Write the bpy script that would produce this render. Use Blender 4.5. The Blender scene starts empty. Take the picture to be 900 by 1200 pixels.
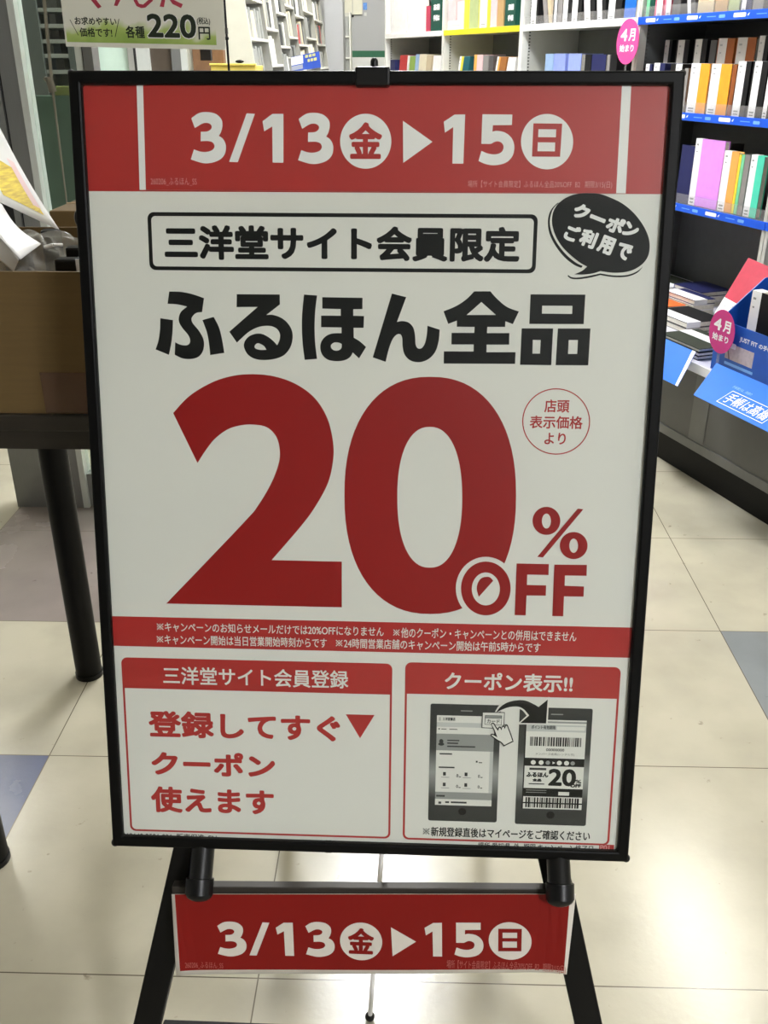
import bpy, bmesh, math, random
from mathutils import Vector, Matrix
from mathutils.geometry import tessellate_polygon

random.seed(7)
SCN = bpy.context.scene
COL = SCN.collection
V = Vector

# ------------------------------------------------------------------ camera
F_PX = 1098.3085                       # focal length in pixels of a 900x1200 frame
PITCH, YAW = math.radians(25.7858), math.radians(1.5218)
CAM = V((0.0, 0.0, 1.14714))
fwd = V((-math.sin(YAW) * math.cos(PITCH), math.cos(YAW) * math.cos(PITCH), -math.sin(PITCH)))
right = V((math.cos(YAW), math.sin(YAW), 0.0))
down = fwd.cross(right)
cam_d = bpy.data.cameras.new('camera')
cam = bpy.data.objects.new('camera', cam_d)
COL.objects.link(cam)
cam_d.sensor_fit = 'VERTICAL'
cam_d.sensor_height = 24.0
cam_d.sensor_width = 18.0
cam_d.lens = F_PX / 1200.0 * 24.0
cam_d.clip_start = 0.05
mw = Matrix((right, -down, -fwd)).transposed().to_4x4()
mw.translation = CAM
cam.matrix_world = mw
SCN.camera = cam

# ------------------------------------------------------------------ world and exposure
w = bpy.data.worlds.new('world')
SCN.world = w
w.use_nodes = True
w.node_tree.nodes['Background'].inputs[0].default_value = (0.8, 0.85, 0.9, 1)
w.node_tree.nodes['Background'].inputs[1].default_value = 0.05
vs = SCN.view_settings
vs.view_transform = 'Standard'
vs.look = 'None'
vs.gamma = 1.0
vs.exposure = 1.5
vs.use_curve_mapping = False
LAMP = 14.0                             # strength of the ceiling lamps nearest the sign
LAMP_DEEP = 26.0                        # strength of the ceiling lamps deep in the shop
LAMP_FILL = 76.0                        # strength of the lamp added behind the camera to light the sign


# ------------------------------------------------------------------ materials
def lin(c):
    r = []
    for x in c[:3]:
        x = x / 255.0
        r.append(x / 12.92 if x <= 0.04045 else ((x + 0.055) / 1.055) ** 2.4)
    return (*r, 1.0)


MATS = {}


def mat(name, rgb, rough=0.5, metal=0.0, var=0.06, scale=30.0, bump=0.0, spec=0.5, coat=0.0, stretch=None):
    if name in MATS:
        return MATS[name]
    m = bpy.data.materials.new(name)
    m.use_nodes = True
    nt = m.node_tree
    b = nt.nodes['Principled BSDF']
    b.inputs['Roughness'].default_value = rough
    b.inputs['Metallic'].default_value = metal
    b.inputs['Specular IOR Level'].default_value = spec
    b.inputs['Coat Weight'].default_value = coat
    tc = nt.nodes.new('ShaderNodeTexCoord')
    nz = nt.nodes.new('ShaderNodeTexNoise')
    nz.inputs['Scale'].default_value = scale
    nz.inputs['Detail'].default_value = 4
    if stretch:
        mp = nt.nodes.new('ShaderNodeMapping')
        mp.inputs['Scale'].default_value = stretch
        nt.links.new(tc.outputs['Object'], mp.inputs[0])
        nt.links.new(mp.outputs[0], nz.inputs['Vector'])
    else:
        nt.links.new(tc.outputs['Object'], nz.inputs['Vector'])
    cr = nt.nodes.new('ShaderNodeValToRGB')
    c = lin(rgb)
    cr.color_ramp.elements[0].position = 0.3
    cr.color_ramp.elements[1].position = 0.7
    cr.color_ramp.elements[0].color = (*[x * (1 - var) for x in c[:3]], 1)
    cr.color_ramp.elements[1].color = (*[min(1, x * (1 + var)) for x in c[:3]], 1)
    nt.links.new(nz.outputs['Fac'], cr.inputs[0])
    nt.links.new(cr.outputs[0], b.inputs['Base Color'])
    if bump:
        bp = nt.nodes.new('ShaderNodeBump')
        bp.inputs['Strength'].default_value = bump
        bp.inputs['Distance'].default_value = 0.002
        nt.links.new(nz.outputs['Fac'], bp.inputs['Height'])
        nt.links.new(bp.outputs[0], b.inputs['Normal'])
    MATS[name] = m
    return m


def emit(name, rgb, strength):
    m = bpy.data.materials.new(name)
    m.use_nodes = True
    nt = m.node_tree
    nt.nodes.clear()
    e = nt.nodes.new('ShaderNodeEmission')
    e.inputs[0].default_value = lin(rgb)
    e.inputs[1].default_value = strength
    o = nt.nodes.new('ShaderNodeOutputMaterial')
    nt.links.new(e.outputs[0], o.inputs[0])
    return m


def clear(name, tint=(255, 255, 255), rough=0.05, ior=1.45, veil=0.0, veil_rgb=(230, 235, 235)):
    """thin clear plastic or glass: a tinted see-through sheet with a fresnel gloss and, if asked, a faint haze"""
    m = bpy.data.materials.new(name)
    m.use_nodes = True
    nt = m.node_tree
    nt.nodes.clear()
    t = nt.nodes.new('ShaderNodeBsdfTransparent')
    t.inputs[0].default_value = lin(tint)
    g = nt.nodes.new('ShaderNodeBsdfGlossy')
    g.inputs['Roughness'].default_value = rough
    tc = nt.nodes.new('ShaderNodeTexCoord')
    nz = nt.nodes.new('ShaderNodeTexNoise')
    nz.inputs['Scale'].default_value = 9
    nt.links.new(tc.outputs['Object'], nz.inputs['Vector'])
    bp = nt.nodes.new('ShaderNodeBump')
    bp.inputs['Strength'].default_value = 0.25
    bp.inputs['Distance'].default_value = 0.004
    nt.links.new(nz.outputs['Fac'], bp.inputs['Height'])
    nt.links.new(bp.outputs[0], g.inputs['Normal'])
    fr = nt.nodes.new('ShaderNodeFresnel')
    fr.inputs[0].default_value = ior
    mx = nt.nodes.new('ShaderNodeMixShader')
    ge = nt.nodes.new('ShaderNodeNewGeometry')
    inv = nt.nodes.new('ShaderNodeMath')
    inv.operation = 'SUBTRACT'
    inv.inputs[0].default_value = 1.0
    nt.links.new(ge.outputs['Backfacing'], inv.inputs[1])
    mu = nt.nodes.new('ShaderNodeMath')
    mu.operation = 'MULTIPLY'
    nt.links.new(fr.outputs[0], mu.inputs[0])
    nt.links.new(inv.outputs[0], mu.inputs[1])
    nt.links.new(mu.outputs[0], mx.inputs[0])
    nt.links.new(t.outputs[0], mx.inputs[1])
    nt.links.new(g.outputs[0], mx.inputs[2])
    out = mx
    if veil:
        d = nt.nodes.new('ShaderNodeBsdfDiffuse')
        d.inputs[0].default_value = lin(veil_rgb)
        m2 = nt.nodes.new('ShaderNodeMixShader')
        m2.inputs[0].default_value = veil
        nt.links.new(mx.outputs[0], m2.inputs[1])
        nt.links.new(d.outputs[0], m2.inputs[2])
        out = m2
    o = nt.nodes.new('ShaderNodeOutputMaterial')
    nt.links.new(out.outputs[0], o.inputs[0])
    return m


TILE = 0.45
TX0, TY0 = -0.4399 * TILE, 1.9637 * TILE       # a joint crossing


def tile_mat(name, rgb, rough=0.2):
    m = bpy.data.materials.new(name)
    m.use_nodes = True
    nt = m.node_tree
    b = nt.nodes['Principled BSDF']
    tc = nt.nodes.new('ShaderNodeTexCoord')
    mp = nt.nodes.new('ShaderNodeMapping')
    mp.inputs['Location'].default_value = (-TX0 + TILE * 40, -TY0 + TILE * 40, 0)
    nt.links.new(tc.outputs['Object'], mp.inputs[0])
    br = nt.nodes.new('ShaderNodeTexBrick')
    br.offset = 0.0
    br.squash = 1.0
    br.inputs['Scale'].default_value = 1.0
    br.inputs['Brick Width'].default_value = TILE
    br.inputs['Row Height'].default_value = TILE
    br.inputs['Mortar Size'].default_value = 0.0011
    br.inputs['Mortar Smooth'].default_value = 0.3
    nt.links.new(mp.outputs[0], br.inputs['Vector'])
    n1 = nt.nodes.new('ShaderNodeTexNoise')
    n1.inputs['Scale'].default_value = 5.0
    n1.inputs['Detail'].default_value = 6
    nt.links.new(tc.outputs['Object'], n1.inputs['Vector'])
    n2 = nt.nodes.new('ShaderNodeTexNoise')
    n2.inputs['Scale'].default_value = 38.0
    n2.inputs['Detail'].default_value = 3
    nt.links.new(tc.outputs['Object'], n2.inputs['Vector'])
    c = lin(rgb)
    r1 = nt.nodes.new('ShaderNodeValToRGB')
    r1.color_ramp.elements[0].position = 0.32
    r1.color_ramp.elements[1].position = 0.62
    r1.color_ramp.elements[0].color = (*[x * 0.82 for x in c[:3]], 1)
    r1.color_ramp.elements[1].color = c
    nt.links.new(n1.outputs['Fac'], r1.inputs[0])
    r2 = nt.nodes.new('ShaderNodeValToRGB')                      # small scuffs
    r2.color_ramp.elements[0].position = 0.24
    r2.color_ramp.elements[1].position = 0.30
    r2.color_ramp.elements[0].color = (0.55, 0.53, 0.5, 1)
    r2.color_ramp.elements[1].color = (1, 1, 1, 1)
    nt.links.new(n2.outputs['Fac'], r2.inputs[0])
    mm = nt.nodes.new('ShaderNodeMix')
    mm.data_type = 'RGBA'
    mm.blend_type = 'MULTIPLY'
    mm.inputs[0].default_value = 1.0
    nt.links.new(r1.outputs[0], mm.inputs[6])
    nt.links.new(r2.outputs[0], mm.inputs[7])
    nt.links.new(mm.outputs[2], br.inputs['Color1'])
    nt.links.new(mm.outputs[2], br.inputs['Color2'])
    br.inputs['Mortar'].default_value = lin((95, 88, 74))
    nt.links.new(br.outputs['Color'], b.inputs['Base Color'])
    rr = nt.nodes.new('ShaderNodeMapRange')
    rr.inputs[3].default_value = rough - 0.06
    rr.inputs[4].default_value = rough + 0.1
    nt.links.new(n1.outputs['Fac'], rr.inputs[0])
    nt.links.new(rr.outputs[0], b.inputs['Roughness'])
    bp = nt.nodes.new('ShaderNodeBump')
    bp.inputs['Strength'].default_value = 0.08
    bp.inputs['Distance'].default_value = 0.002
    n3 = nt.nodes.new('ShaderNodeTexNoise')
    n3.inputs['Scale'].default_value = 90
    nt.links.new(tc.outputs['Object'], n3.inputs['Vector'])
    nt.links.new(n3.outputs['Fac'], bp.inputs['Height'])
    nt.links.new(bp.outputs[0], b.inputs['Normal'])
    return m


paper = mat('white paper', (228, 227, 222), 0.45, var=0.015, scale=4)
sheet_white = mat('bright white card', (240, 240, 240), 0.5, var=0.02)
red = mat('red ink', (178, 44, 42), 0.42, var=0.03, scale=5)
deep_red = mat('deep red ink', (150, 14, 14), 0.42, var=0.03, scale=5)
black_ink = mat('black ink', (22, 22, 21), 0.5, var=0.04, spec=0.25)
dark_ink = mat('charcoal ink', (48, 50, 50), 0.42, var=0.04)
grey_ink = mat('grey ink', (150, 152, 150), 0.42, var=0.03)
pale_ink = mat('pale grey ink', (196, 198, 196), 0.42, var=0.02)
rose_ink = mat('rose ink', (222, 150, 150), 0.42, var=0.02)
frame_black = mat('black painted metal', (7, 7, 7), 0.45, var=0.15, scale=60, bump=0.05, spec=0.15)
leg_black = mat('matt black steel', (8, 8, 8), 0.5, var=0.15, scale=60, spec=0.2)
plastic_black = mat('black plastic', (10, 10, 11), 0.36, var=0.1, scale=50, spec=0.3)
board_brown = mat('brown hardboard', (120, 88, 60), 0.7, var=0.12, scale=40)
bar_grey = mat('dark grey bar', (48, 43, 38), 0.5, var=0.08)
shelf_white = mat('white enamelled steel', (222, 222, 216), 0.4, var=0.02)
shelf_grey = mat('grey enamelled steel', (192, 192, 184), 0.45, var=0.03)
back_grey = mat('dark grey back panel', (108, 110, 106), 0.6, var=0.04)
back_dark = mat('charcoal back panel', (82, 84, 85), 0.6, var=0.05)
base_grey = mat('grey base panel', (84, 84, 81), 0.45, var=0.04)
base_light = mat('light grey base strip', (104, 104, 101), 0.45, var=0.04)
deck_mat = mat('pale grey deck', (205, 203, 214), 0.4, var=0.03)
slot_dark = mat('dark slots', (70, 70, 68), 0.7)
blue_rail = mat('blue price rail', (14, 88, 222), 0.35, var=0.05)
blue_card = mat('bright blue card', (10, 108, 222), 0.5, var=0.03, spec=0.25)
blue_deep = mat('deep blue card', (22, 84, 178), 0.4, var=0.05)
blue_pale = mat('pale blue print', (120, 176, 240), 0.4)
yellow_strip = mat('yellow strip', (240, 222, 30), 0.4, var=0.04)
pink = mat('hot pink card', (236, 74, 150), 0.4, var=0.04)
magenta = mat('magenta card', (200, 44, 128), 0.4, var=0.04)
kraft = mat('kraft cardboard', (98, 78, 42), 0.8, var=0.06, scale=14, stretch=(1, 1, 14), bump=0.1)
kraft_in = mat('inner cardboard', (150, 124, 84), 0.8, var=0.06, scale=20)
table_dark = mat('dark brown table wood', (34, 28, 20), 0.5, var=0.2, scale=10, stretch=(1, 14, 14))
alu = mat('brushed aluminium', (140, 141, 140), 0.38, metal=0.55, var=0.05, scale=20, stretch=(30, 30, 1))
alu_light = mat('pale anodised aluminium', (214, 218, 214), 0.4, metal=0.3, var=0.03)
gasket = mat('black gasket', (24, 24, 24), 0.6)
mint = mat('mint frosted panel', (205, 228, 214), 0.4, var=0.02)
green_panel = mat('dark green panel', (78, 100, 86), 0.5, var=0.15, scale=5)
olive = mat('olive card', (112, 118, 58), 0.6, var=0.1)
wall_white = mat('white wall paint', (206, 208, 208), 0.8, var=0.01, scale=6)
wall_grey = mat('grey wall paint', (164, 166, 170), 0.8, var=0.01, scale=6)
stripe_green = mat('green wall stripe', (30, 92, 66), 0.6, var=0.05)
ceil_white = mat('white ceiling board', (228, 228, 224), 0.9, var=0.02, scale=60)
cream = mat('cream laminate', (206, 205, 190), 0.5, var=0.02)
page_mat = mat('paper page edges', (232, 228, 214), 0.8, var=0.08, scale=200)
band_white = mat('white paper band', (242, 242, 244), 0.5, var=0.02)
cover_clear = clear('clear poster cover', (252, 253, 252), 0.06, 1.4)
glass = clear('window glass', (240, 246, 242), 0.02, 1.5, 0.05, (160, 166, 160))
lip_clear = clear('clear acrylic lip', (250, 250, 250), 0.06, 1.4, 0.10, (225, 222, 220))
bag_clear = clear('clear plastic bag', (250, 250, 250), 0.12, 1.35, 0.22, (240, 240, 236))
rod_clear = clear('clear plastic rod', (215, 212, 200), 0.1, 1.45, 0.5, (165, 160, 146))
tube_glow = emit('lamp diffuser glow', (255, 252, 240), LAMP)
tube_glow_dim = emit('dimmer lamp diffuser glow', (255, 250, 236), LAMP * 0.6)
tube_glow_aisle = emit('aisle lamp diffuser glow', (250, 252, 255), LAMP * 2.1)
tube_glow_deep = emit('deep lamp diffuser glow', (255, 253, 246), LAMP_DEEP)
tube_glow_fill = emit('added fill lamp glow', (246, 247, 250), LAMP_FILL)


# ------------------------------------------------------------------ picking points: pixel -> point on a real plane
def ray(x, y):
    return right * ((x - 450) / F_PX) + down * ((y - 600) / F_PX) + fwd


def on_plane(x, y, P, N):
    d = ray(x, y)
    return CAM + d * (N.dot(P - CAM) / N.dot(d))


def at_z(x, y, z=0.0):
    return on_plane(x, y, V((0, 0, z)), V((0, 0, 1)))


def at_y(x, y, Y):
    return on_plane(x, y, V((0, Y, 0)), V((0, 1, 0)))


def at_x(x, y, X):
    return on_plane(x, y, V((X, 0, 0)), V((1, 0, 0)))


# ------------------------------------------------------------------ mesh building
class MB:
    """collects shapes, builds ONE mesh object"""

    def __init__(self):
        self.v, self.f, self.m, self.mats, self.sm = [], [], [], [], []

    def mi(self, m):
        if m not in self.mats:
            self.mats.append(m)
        return self.mats.index(m)

    def add(self, vs_, fs_, m, smooth=False):
        o = len(self.v)
        self.v += [V(p) for p in vs_]
        k = self.mi(m)
        for f in fs_:
            self.f.append([i + o for i in f])
            self.m.append(k)
            self.sm.append(smooth)
        return self

    def obox(self, o, a, b, c, m):
        """box from corner o along the three vectors"""
        o, a, b, c = V(o), V(a), V(b), V(c)
        p = [o, o + a, o + a + b, o + b, o + c, o + a + c, o + a + b + c, o + b + c]
        fs_ = [(0, 3, 2, 1), (4, 5, 6, 7), (0, 1, 5, 4), (1, 2, 6, 5), (2, 3, 7, 6), (3, 0, 4, 7)]
        if a.cross(b).dot(c) < 0:
            fs_ = [f[::-1] for f in fs_]
        return self.add(p, fs_, m)

    def box(self, lo, hi, m):
        lo, hi = V(lo), V(hi)
        d = hi - lo
        return self.obox(lo, (d.x, 0, 0), (0, d.y, 0), (0, 0, d.z), m)

    def prism(self, pts, ext, m, top=None):
        """polygon pushed along ext"""
        pts = [V(p) for p in pts]
        ext = V(ext)
        n = len(pts)
        nn = V((0, 0, 0))
        for i in range(n):
            nn += (pts[i] - pts[0]).cross(pts[(i + 1) % n] - pts[0])
        if nn.dot(ext) > 0:
            pts = pts[::-1]
        q = [p + ext for p in pts]
        self.add(pts + q, [list(range(n))], m)
        o = len(self.v) - 2 * n
        self.f.append([o + n + i for i in range(n)][::-1])
        self.m.append(self.mi(top or m))
        self.sm.append(False)
        k = self.mi(m)
        for i in range(n):
            j = (i + 1) % n
            self.f.append([o + i, o + n + i, o + n + j, o + j])
            self.m.append(k)
            self.sm.append(False)
        return self

    def tube(self, p0, p1, r0, m, r1=None, seg=20, smooth=True):
        p0, p1 = V(p0), V(p1)
        r1 = r0 if r1 is None else r1
        d = (p1 - p0).normalized()
        a = d.orthogonal().normalized()
        b = d.cross(a)
        vs_, fs_ = [], []
        for p, r in ((p0, r0), (p1, r1)):
            for i in range(seg):
                t = 2 * math.pi * i / seg
                vs_.append(p + a * (r * math.cos(t)) + b * (r * math.sin(t)))
        for i in range(seg):
            j = (i + 1) % seg
            fs_.append((i, j, seg + j, seg + i))
        self.add(vs_, fs_, m, smooth)
        self.add([V(p) for p in vs_[:seg]], [tuple(range(seg))[::-1]], m)
        self.add([V(p) for p in vs_[seg:]], [tuple(range(seg))], m)
        return self

    def ball(self, c, r, m, seg=14, rings=8, sc=(1, 1, 1)):
        c = V(c)
        vs_, fs_ = [], []
        for i in range(rings + 1):
            th = math.pi * i / rings
            for j in range(seg):
                ph = 2 * math.pi * j / seg
                vs_.append(c + V((r * sc[0] * math.sin(th) * math.cos(ph), r * sc[1] * math.sin(th) * math.sin(ph), r * sc[2] * math.cos(th))))
        for i in range(rings):
            for j in range(seg):
                k = (j + 1) % seg
                fs_.append((i * seg + j, (i + 1) * seg + j, (i + 1) * seg + k, i * seg + k))
        return self.add(vs_, fs_, m, True)

    def grid(self, fn, nu, nv, m, smooth=True, thick=None):
        vs_ = [fn(i / nu, j / nv) for j in range(nv + 1) for i in range(nu + 1)]
        fs_ = [(j * (nu + 1) + i, j * (nu + 1) + i + 1, (j + 1) * (nu + 1) + i + 1, (j + 1) * (nu + 1) + i) for j in range(nv) for i in range(nu)]
        return self.add(vs_, fs_, m, smooth)

    def build(self, name, parent=None, bevel=0.0, solid=0.0, merge=False):
        me = bpy.data.meshes.new(name)
        off = V((0, 0, 0))
        r = parent
        while r is not None:
            off += r.location
            r = r.parent
        me.from_pydata([p - off for p in self.v], [], self.f)
        for m in self.mats:
            me.materials.append(m)
        for p, k, s in zip(me.polygons, self.m, self.sm):
            p.material_index = k
            p.use_smooth = s
        if merge:
            bm = bmesh.new()
            bm.from_mesh(me)
            bmesh.ops.remove_doubles(bm, verts=bm.verts, dist=1e-5)
            bmesh.ops.recalc_face_normals(bm, faces=bm.faces)
            bm.to_mesh(me)
            bm.free()
        me.update()
        o = bpy.data.objects.new(name, me)
        COL.objects.link(o)
        o.parent = parent
        if bevel:
            bv = o.modifiers.new('bevel', 'BEVEL')
            bv.width = bevel
            bv.segments = 2
            bv.limit_method = 'ANGLE'
        if solid:
            so = o.modifiers.new('solid', 'SOLIDIFY')
            so.thickness = solid
            so.offset = 0
        return o


def tag(o, label, cat, group=None):
    o['label'] = label
    o['category'] = cat
    if group:
        o['group'] = group
    return o


def thing(name, loc, label, cat, group=None):
    o = bpy.data.objects.new(name, None)
    COL.objects.link(o)
    o.location = loc
    o.empty_display_size = 0.05
    return tag(o, label, cat, group)


def structure(o):
    o['kind'] = 'structure'
    return o


# ------------------------------------------------------------------ print: flat shapes and lettering on a plane
_glyphs = {}
_cu = bpy.data.curves.new('lettering_source', 'FONT')
_cu.resolution_u = 4
_to = bpy.data.objects.new('lettering_source', _cu)
COL.objects.link(_to)


def glyphs(s):
    """(vertices, faces) of a line of text in the built-in font, 2D"""
    if s not in _glyphs:
        _cu.body = s
        dg = bpy.context.evaluated_depsgraph_get()
        dg.update()
        me = bpy.data.meshes.new_from_object(_to.evaluated_get(dg))
        _glyphs[s] = ([(p.co.x, p.co.y) for p in me.vertices], [list(p.vertices) for p in me.polygons])
        bpy.data.meshes.remove(me)
    return _glyphs[s]


def spline(pts, n=6):
    """closed outline; points with a third item are corners, the others are smooth"""
    out = []
    N = len(pts)
    for i in range(N):
        p0, p1, p2, p3 = pts[(i - 1) % N], pts[i], pts[(i + 1) % N], pts[(i + 2) % N]
        c1, c2 = len(p1) > 2, len(p2) > 2
        out.append((p1[0], p1[1]))
        if c1 and c2:
            continue
        a = p1 if c1 else p0
        b = p2 if c2 else p3
        for k in range(1, n):
            t = k / n
            t2, t3 = t * t, t * t * t
            out.append(tuple(0.5 * (2 * p1[d] + (p2[d] - a[d]) * t + (2 * a[d] - 5 * p1[d] + 4 * p2[d] - b[d]) * t2 + (-a[d] + 3 * p1[d] - 3 * p2[d] + b[d]) * t3) for d in (0, 1)))
    return out


def ring(cx, cy, rx, ry, n=56, p=2.0):
    r = []
    for i in range(n):
        t = 2 * math.pi * i / n
        c, s = math.cos(t), math.sin(t)
        r.append((cx + rx * math.copysign(abs(c) ** (2 / p), c), cy + ry * math.copysign(abs(s) ** (2 / p), s)))
    return r


def rounded(x0, y0, x1, y1, r, n=6, corners=(1, 1, 1, 1)):
    out = []
    for (cx, cy, a0), on in zip(((x1 - r, y1 - r, 0), (x0 + r, y1 - r, 90), (x0 + r, y0 + r, 180), (x1 - r, y0 + r, 270)), corners):
        if not on:
            out.append((cx + r * (1 if a0 in (0, 270) else -1), cy + r * (1 if a0 in (0, 90) else -1)))
            continue
        for k in range(n + 1):
            t = math.radians(a0 + 90 * k / n)
            out.append((cx + r * math.cos(t), cy + r * math.sin(t)))
    return out


class Ink:
    """flat print on the plane o + u*a + v*b, lifted by layers of ink along n; a, b in metres"""
    STEP = 0.00012

    def __init__(self, o, u, v, n):
        self.o, self.u, self.v, self.n = V(o), V(u), V(v), V(n)
        self.mb = MB()

    def P(self, a, b, k):
        return self.o + self.u * a + self.v * b + self.n * (self.STEP * k)

    def poly(self, outer, m, k, holes=()):
        loops = [[V((x, y, 0)) for x, y in outer]] + [[V((x, y, 0)) for x, y in h] for h in holes]
        tris = tessellate_polygon(loops)
        flat = [p for l in loops for p in l]
        fs_ = []
        for t in tris:
            a, b, c = (flat[i] for i in t)
            fs_.append(t if (b - a).cross(c - a).z > 0 else t[::-1])
        self.mb.add([self.P(p.x, p.y, k) for p in flat], fs_, m)

    def rect(self, x0, y0, x1, y1, m, k):
        self.poly([(x0, y0), (x1, y0), (x1, y1), (x0, y1)], m, k)

    def text(self, s, box, m, k, bold=0.0, rot=0.0, keep=False):
        """fit the ink of the text into box (x0,y0,x1,y1); rot turns the text about the box centre"""
        vs_, fs_ = glyphs(s)
        xs, ys = [p[0] for p in vs_], [p[1] for p in vs_]
        gx0, gx1, gy0, gy1 = min(xs), max(xs), min(ys), max(ys)
        x0, y0, x1, y1 = box
        W, H = abs(x1 - x0) - 2 * bold, abs(y1 - y0) - 2 * bold
        cx, cy = (x0 + x1) / 2, (y0 + y1) / 2
        sx = W / max(gx1 - gx0, 1e-6)
        sy = H / max(gy1 - gy0, 1e-6)
        if keep:
            sx = sy = min(sx, sy)
        c, sn = math.cos(rot), math.sin(rot)
        offs = [(0, 0)]
        if bold:
            offs = [(bold, 0), (-bold, 0), (0, bold), (0, -bold)] + [(i * bold * .8, j * bold * .8) for i in (1, -1) for j in (1, -1)]
            if bold > 0.0012:
                offs += [(0, 0)]
        for q, (dx, dy) in enumerate(offs):
            pts = []
            for gx, gy in vs_:
                x = (gx - (gx0 + gx1) / 2) * sx + dx
                y = (gy - (gy0 + gy1) / 2) * sy + dy
                pts.append(self.P(cx + c * x - sn * y, cy + sn * x + c * y, k + 0.05 * q))
            self.mb.add(pts, fs_, m)

    def note(self, s, box, m, k, bold=0.0):
        """a line that opens with the reference mark: a thin cross with four dots"""
        x0, y0, x1, y1 = box
        em = (x1 - x0) / sum(0.58 if ord(ch) < 128 else 1.0 for ch in s)
        h = min(y1 - y0, em) * 0.40
        cx, cy = x0 + em * 0.42, (y0 + y1) / 2
        t = h * 0.10
        for sg_ in (1, -1):
            self.poly([(cx - h + t, cy - sg_ * h - sg_ * t), (cx - h - t, cy - sg_ * h + sg_ * t), (cx + h - t, cy + sg_ * h + sg_ * t), (cx + h + t, cy + sg_ * h - sg_ * t)][::sg_], m, k)
        for dx, dy in ((0, .8), (0, -.8), (.8, 0), (-.8, 0)):
            self.poly(ring(cx + dx * h, cy + dy * h, h * .2, h * .2, 10), m, k)
        self.text(s[1:], (x0 + em * 1.02, y0, x1, y1), m, k, bold)

    def build(self, name, parent):
        return self.mb.build(name, parent)


# ================================================================== SETTING
FX0, FX1, FY0, FY1 = -4.2, 4.8, -4.0, 11.0
cream_tile = tile_mat('cream floor tile', (184, 178, 158), 0.19)
mauve_tile = tile_mat('mauve grey floor tile', (140, 130, 124), 0.24)
blue_tile = tile_mat('blue floor tile', (78, 88, 122), 0.24)
grey_tile = tile_mat('blue grey floor tile', (132, 136, 136), 0.22)
fl = MB()
special = {(-2, 3): mauve_tile, (-2, 2): mauve_tile, (-2, 0): blue_tile, (2, 1): grey_tile, (-4, 1): mauve_tile, (4, 3): blue_tile, (-1, 6): grey_tile, (-3, 5): blue_tile}
i0, i1 = int((FX0 - TX0) / TILE) - 1, int((FX1 - TX0) / TILE) + 1
j0, j1 = int((FY0 - TY0) / TILE) - 1, int((FY1 - TY0) / TILE) + 1
for i in range(i0, i1):
    for j in range(j0, j1):
        x, y = TX0 + i * TILE, TY0 + j * TILE
        fl.add([(x, y, 0), (x + TILE, y, 0), (x + TILE, y + TILE, 0), (x, y + TILE, 0)], [(0, 1, 2, 3)], special.get((i, j), cream_tile))
structure(fl.build('floor', merge=True))
X0, X1, Y0, Y1 = TX0 + i0 * TILE, TX0 + i1 * TILE, TY0 + j0 * TILE, TY0 + j1 * TILE
CH = 2.75
structure(MB().box((X0, Y0, CH), (X1, Y1, CH + 0.1), ceil_white).build('ceiling'))
bw = MB()
WB = 10.6
bw.box((X0, WB, 0), (X1, WB + 0.1, 1.165), wall_white)
bw.box((X0, WB, 1.165), (X1, WB + 0.1, 1.225), stripe_green)
bw.box((X0, WB, 1.225), (X1, WB + 0.1, CH), wall_grey)
structure(bw.build('wall_back'))
structure(MB().box((X0 - 0.1, Y0, 0), (X0, Y1, CH), wall_white).build('wall_left'))
structure(MB().box((X1, Y0, 0), (X1 + 0.1, Y1, CH), wall_white).build('wall_right'))
dusk = mat('dark entrance wall', (70, 72, 74), 0.6)
structure(MB().box((X0, Y0 - 0.1, 0), (X1, Y0, CH), dusk).build('wall_front'))


def ceiling_light(x, y, label, glow):
    t = thing('ceiling_light', (x, y, CH), label, 'ceiling light', 'ceiling lights')
    h = MB()
    h.box((x - 0.15, y - 0.63, CH - 0.05), (x + 0.15, y + 0.63, CH), shelf_white)
    h.build('housing', t, 0.004)
    MB().box((x - 0.12, y - 0.6, CH - 0.075), (x + 0.12, y + 0.6, CH - 0.0505), glow).build('diffuser', t)


for (x, y, lab, glow) in ((1.42, 3.3, 'long ceiling lamp over the planner shelves', tube_glow), (-0.1, 3.3, 'long ceiling lamp over the aisle behind the sign', tube_glow_aisle),
                          (-0.2, 5.4, 'long ceiling lamp beside the tilted bookcase', tube_glow_deep), (-0.45, 7.4, 'long ceiling lamp over the far end of the aisle', tube_glow_deep),
                          (2.3, 0.9, 'long ceiling lamp over the near end of the planner shelves', tube_glow_dim), (-0.4, 9.3, 'long ceiling lamp nearest the back wall', tube_glow),
                          (-2.4, 3.6, 'long ceiling lamp over the dark shelf behind the glass', tube_glow), (1.9, -2.6, 'long fill lamp added behind the camera to light the sign front', tube_glow_fill)):
    ceiling_light(x, y, lab, glow)

# ================================================================== THE SIGN
SC = V((-0.0360, 0.8365, 0.7581))
SU = V((0.9999, -0.0143, 0.0)).normalized()
SV = V((0.0033, 0.2320, 0.9727)).normalized()
SN = SU.cross(SV).normalized()
SW, SH_ = 0.5549, 0.7820


def sg(x, y, off=0.0):
    """pixel -> (a, b) on the sign's plane shifted by off along its normal"""
    q = on_plane(x, y, SC + SN * off, SN) - SC
    return (q.dot(SU), q.dot(SV))


def SP(a, b, off=0.0):
    return SC + SU * a + SV * b + SN * off


def sbox(mb, a0, b0, a1, b1, n0, n1, m):
    mb.obox(SP(a0, b0, n0), SU * (a1 - a0), SV * (b1 - b0), SN * (n1 - n0), m)


base = V((SC.x, SC.y - 0.05, 0))
stand = thing('poster_stand', base, 'black floor stand holding the red and white 20% OFF poster', 'sign stand')
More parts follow.
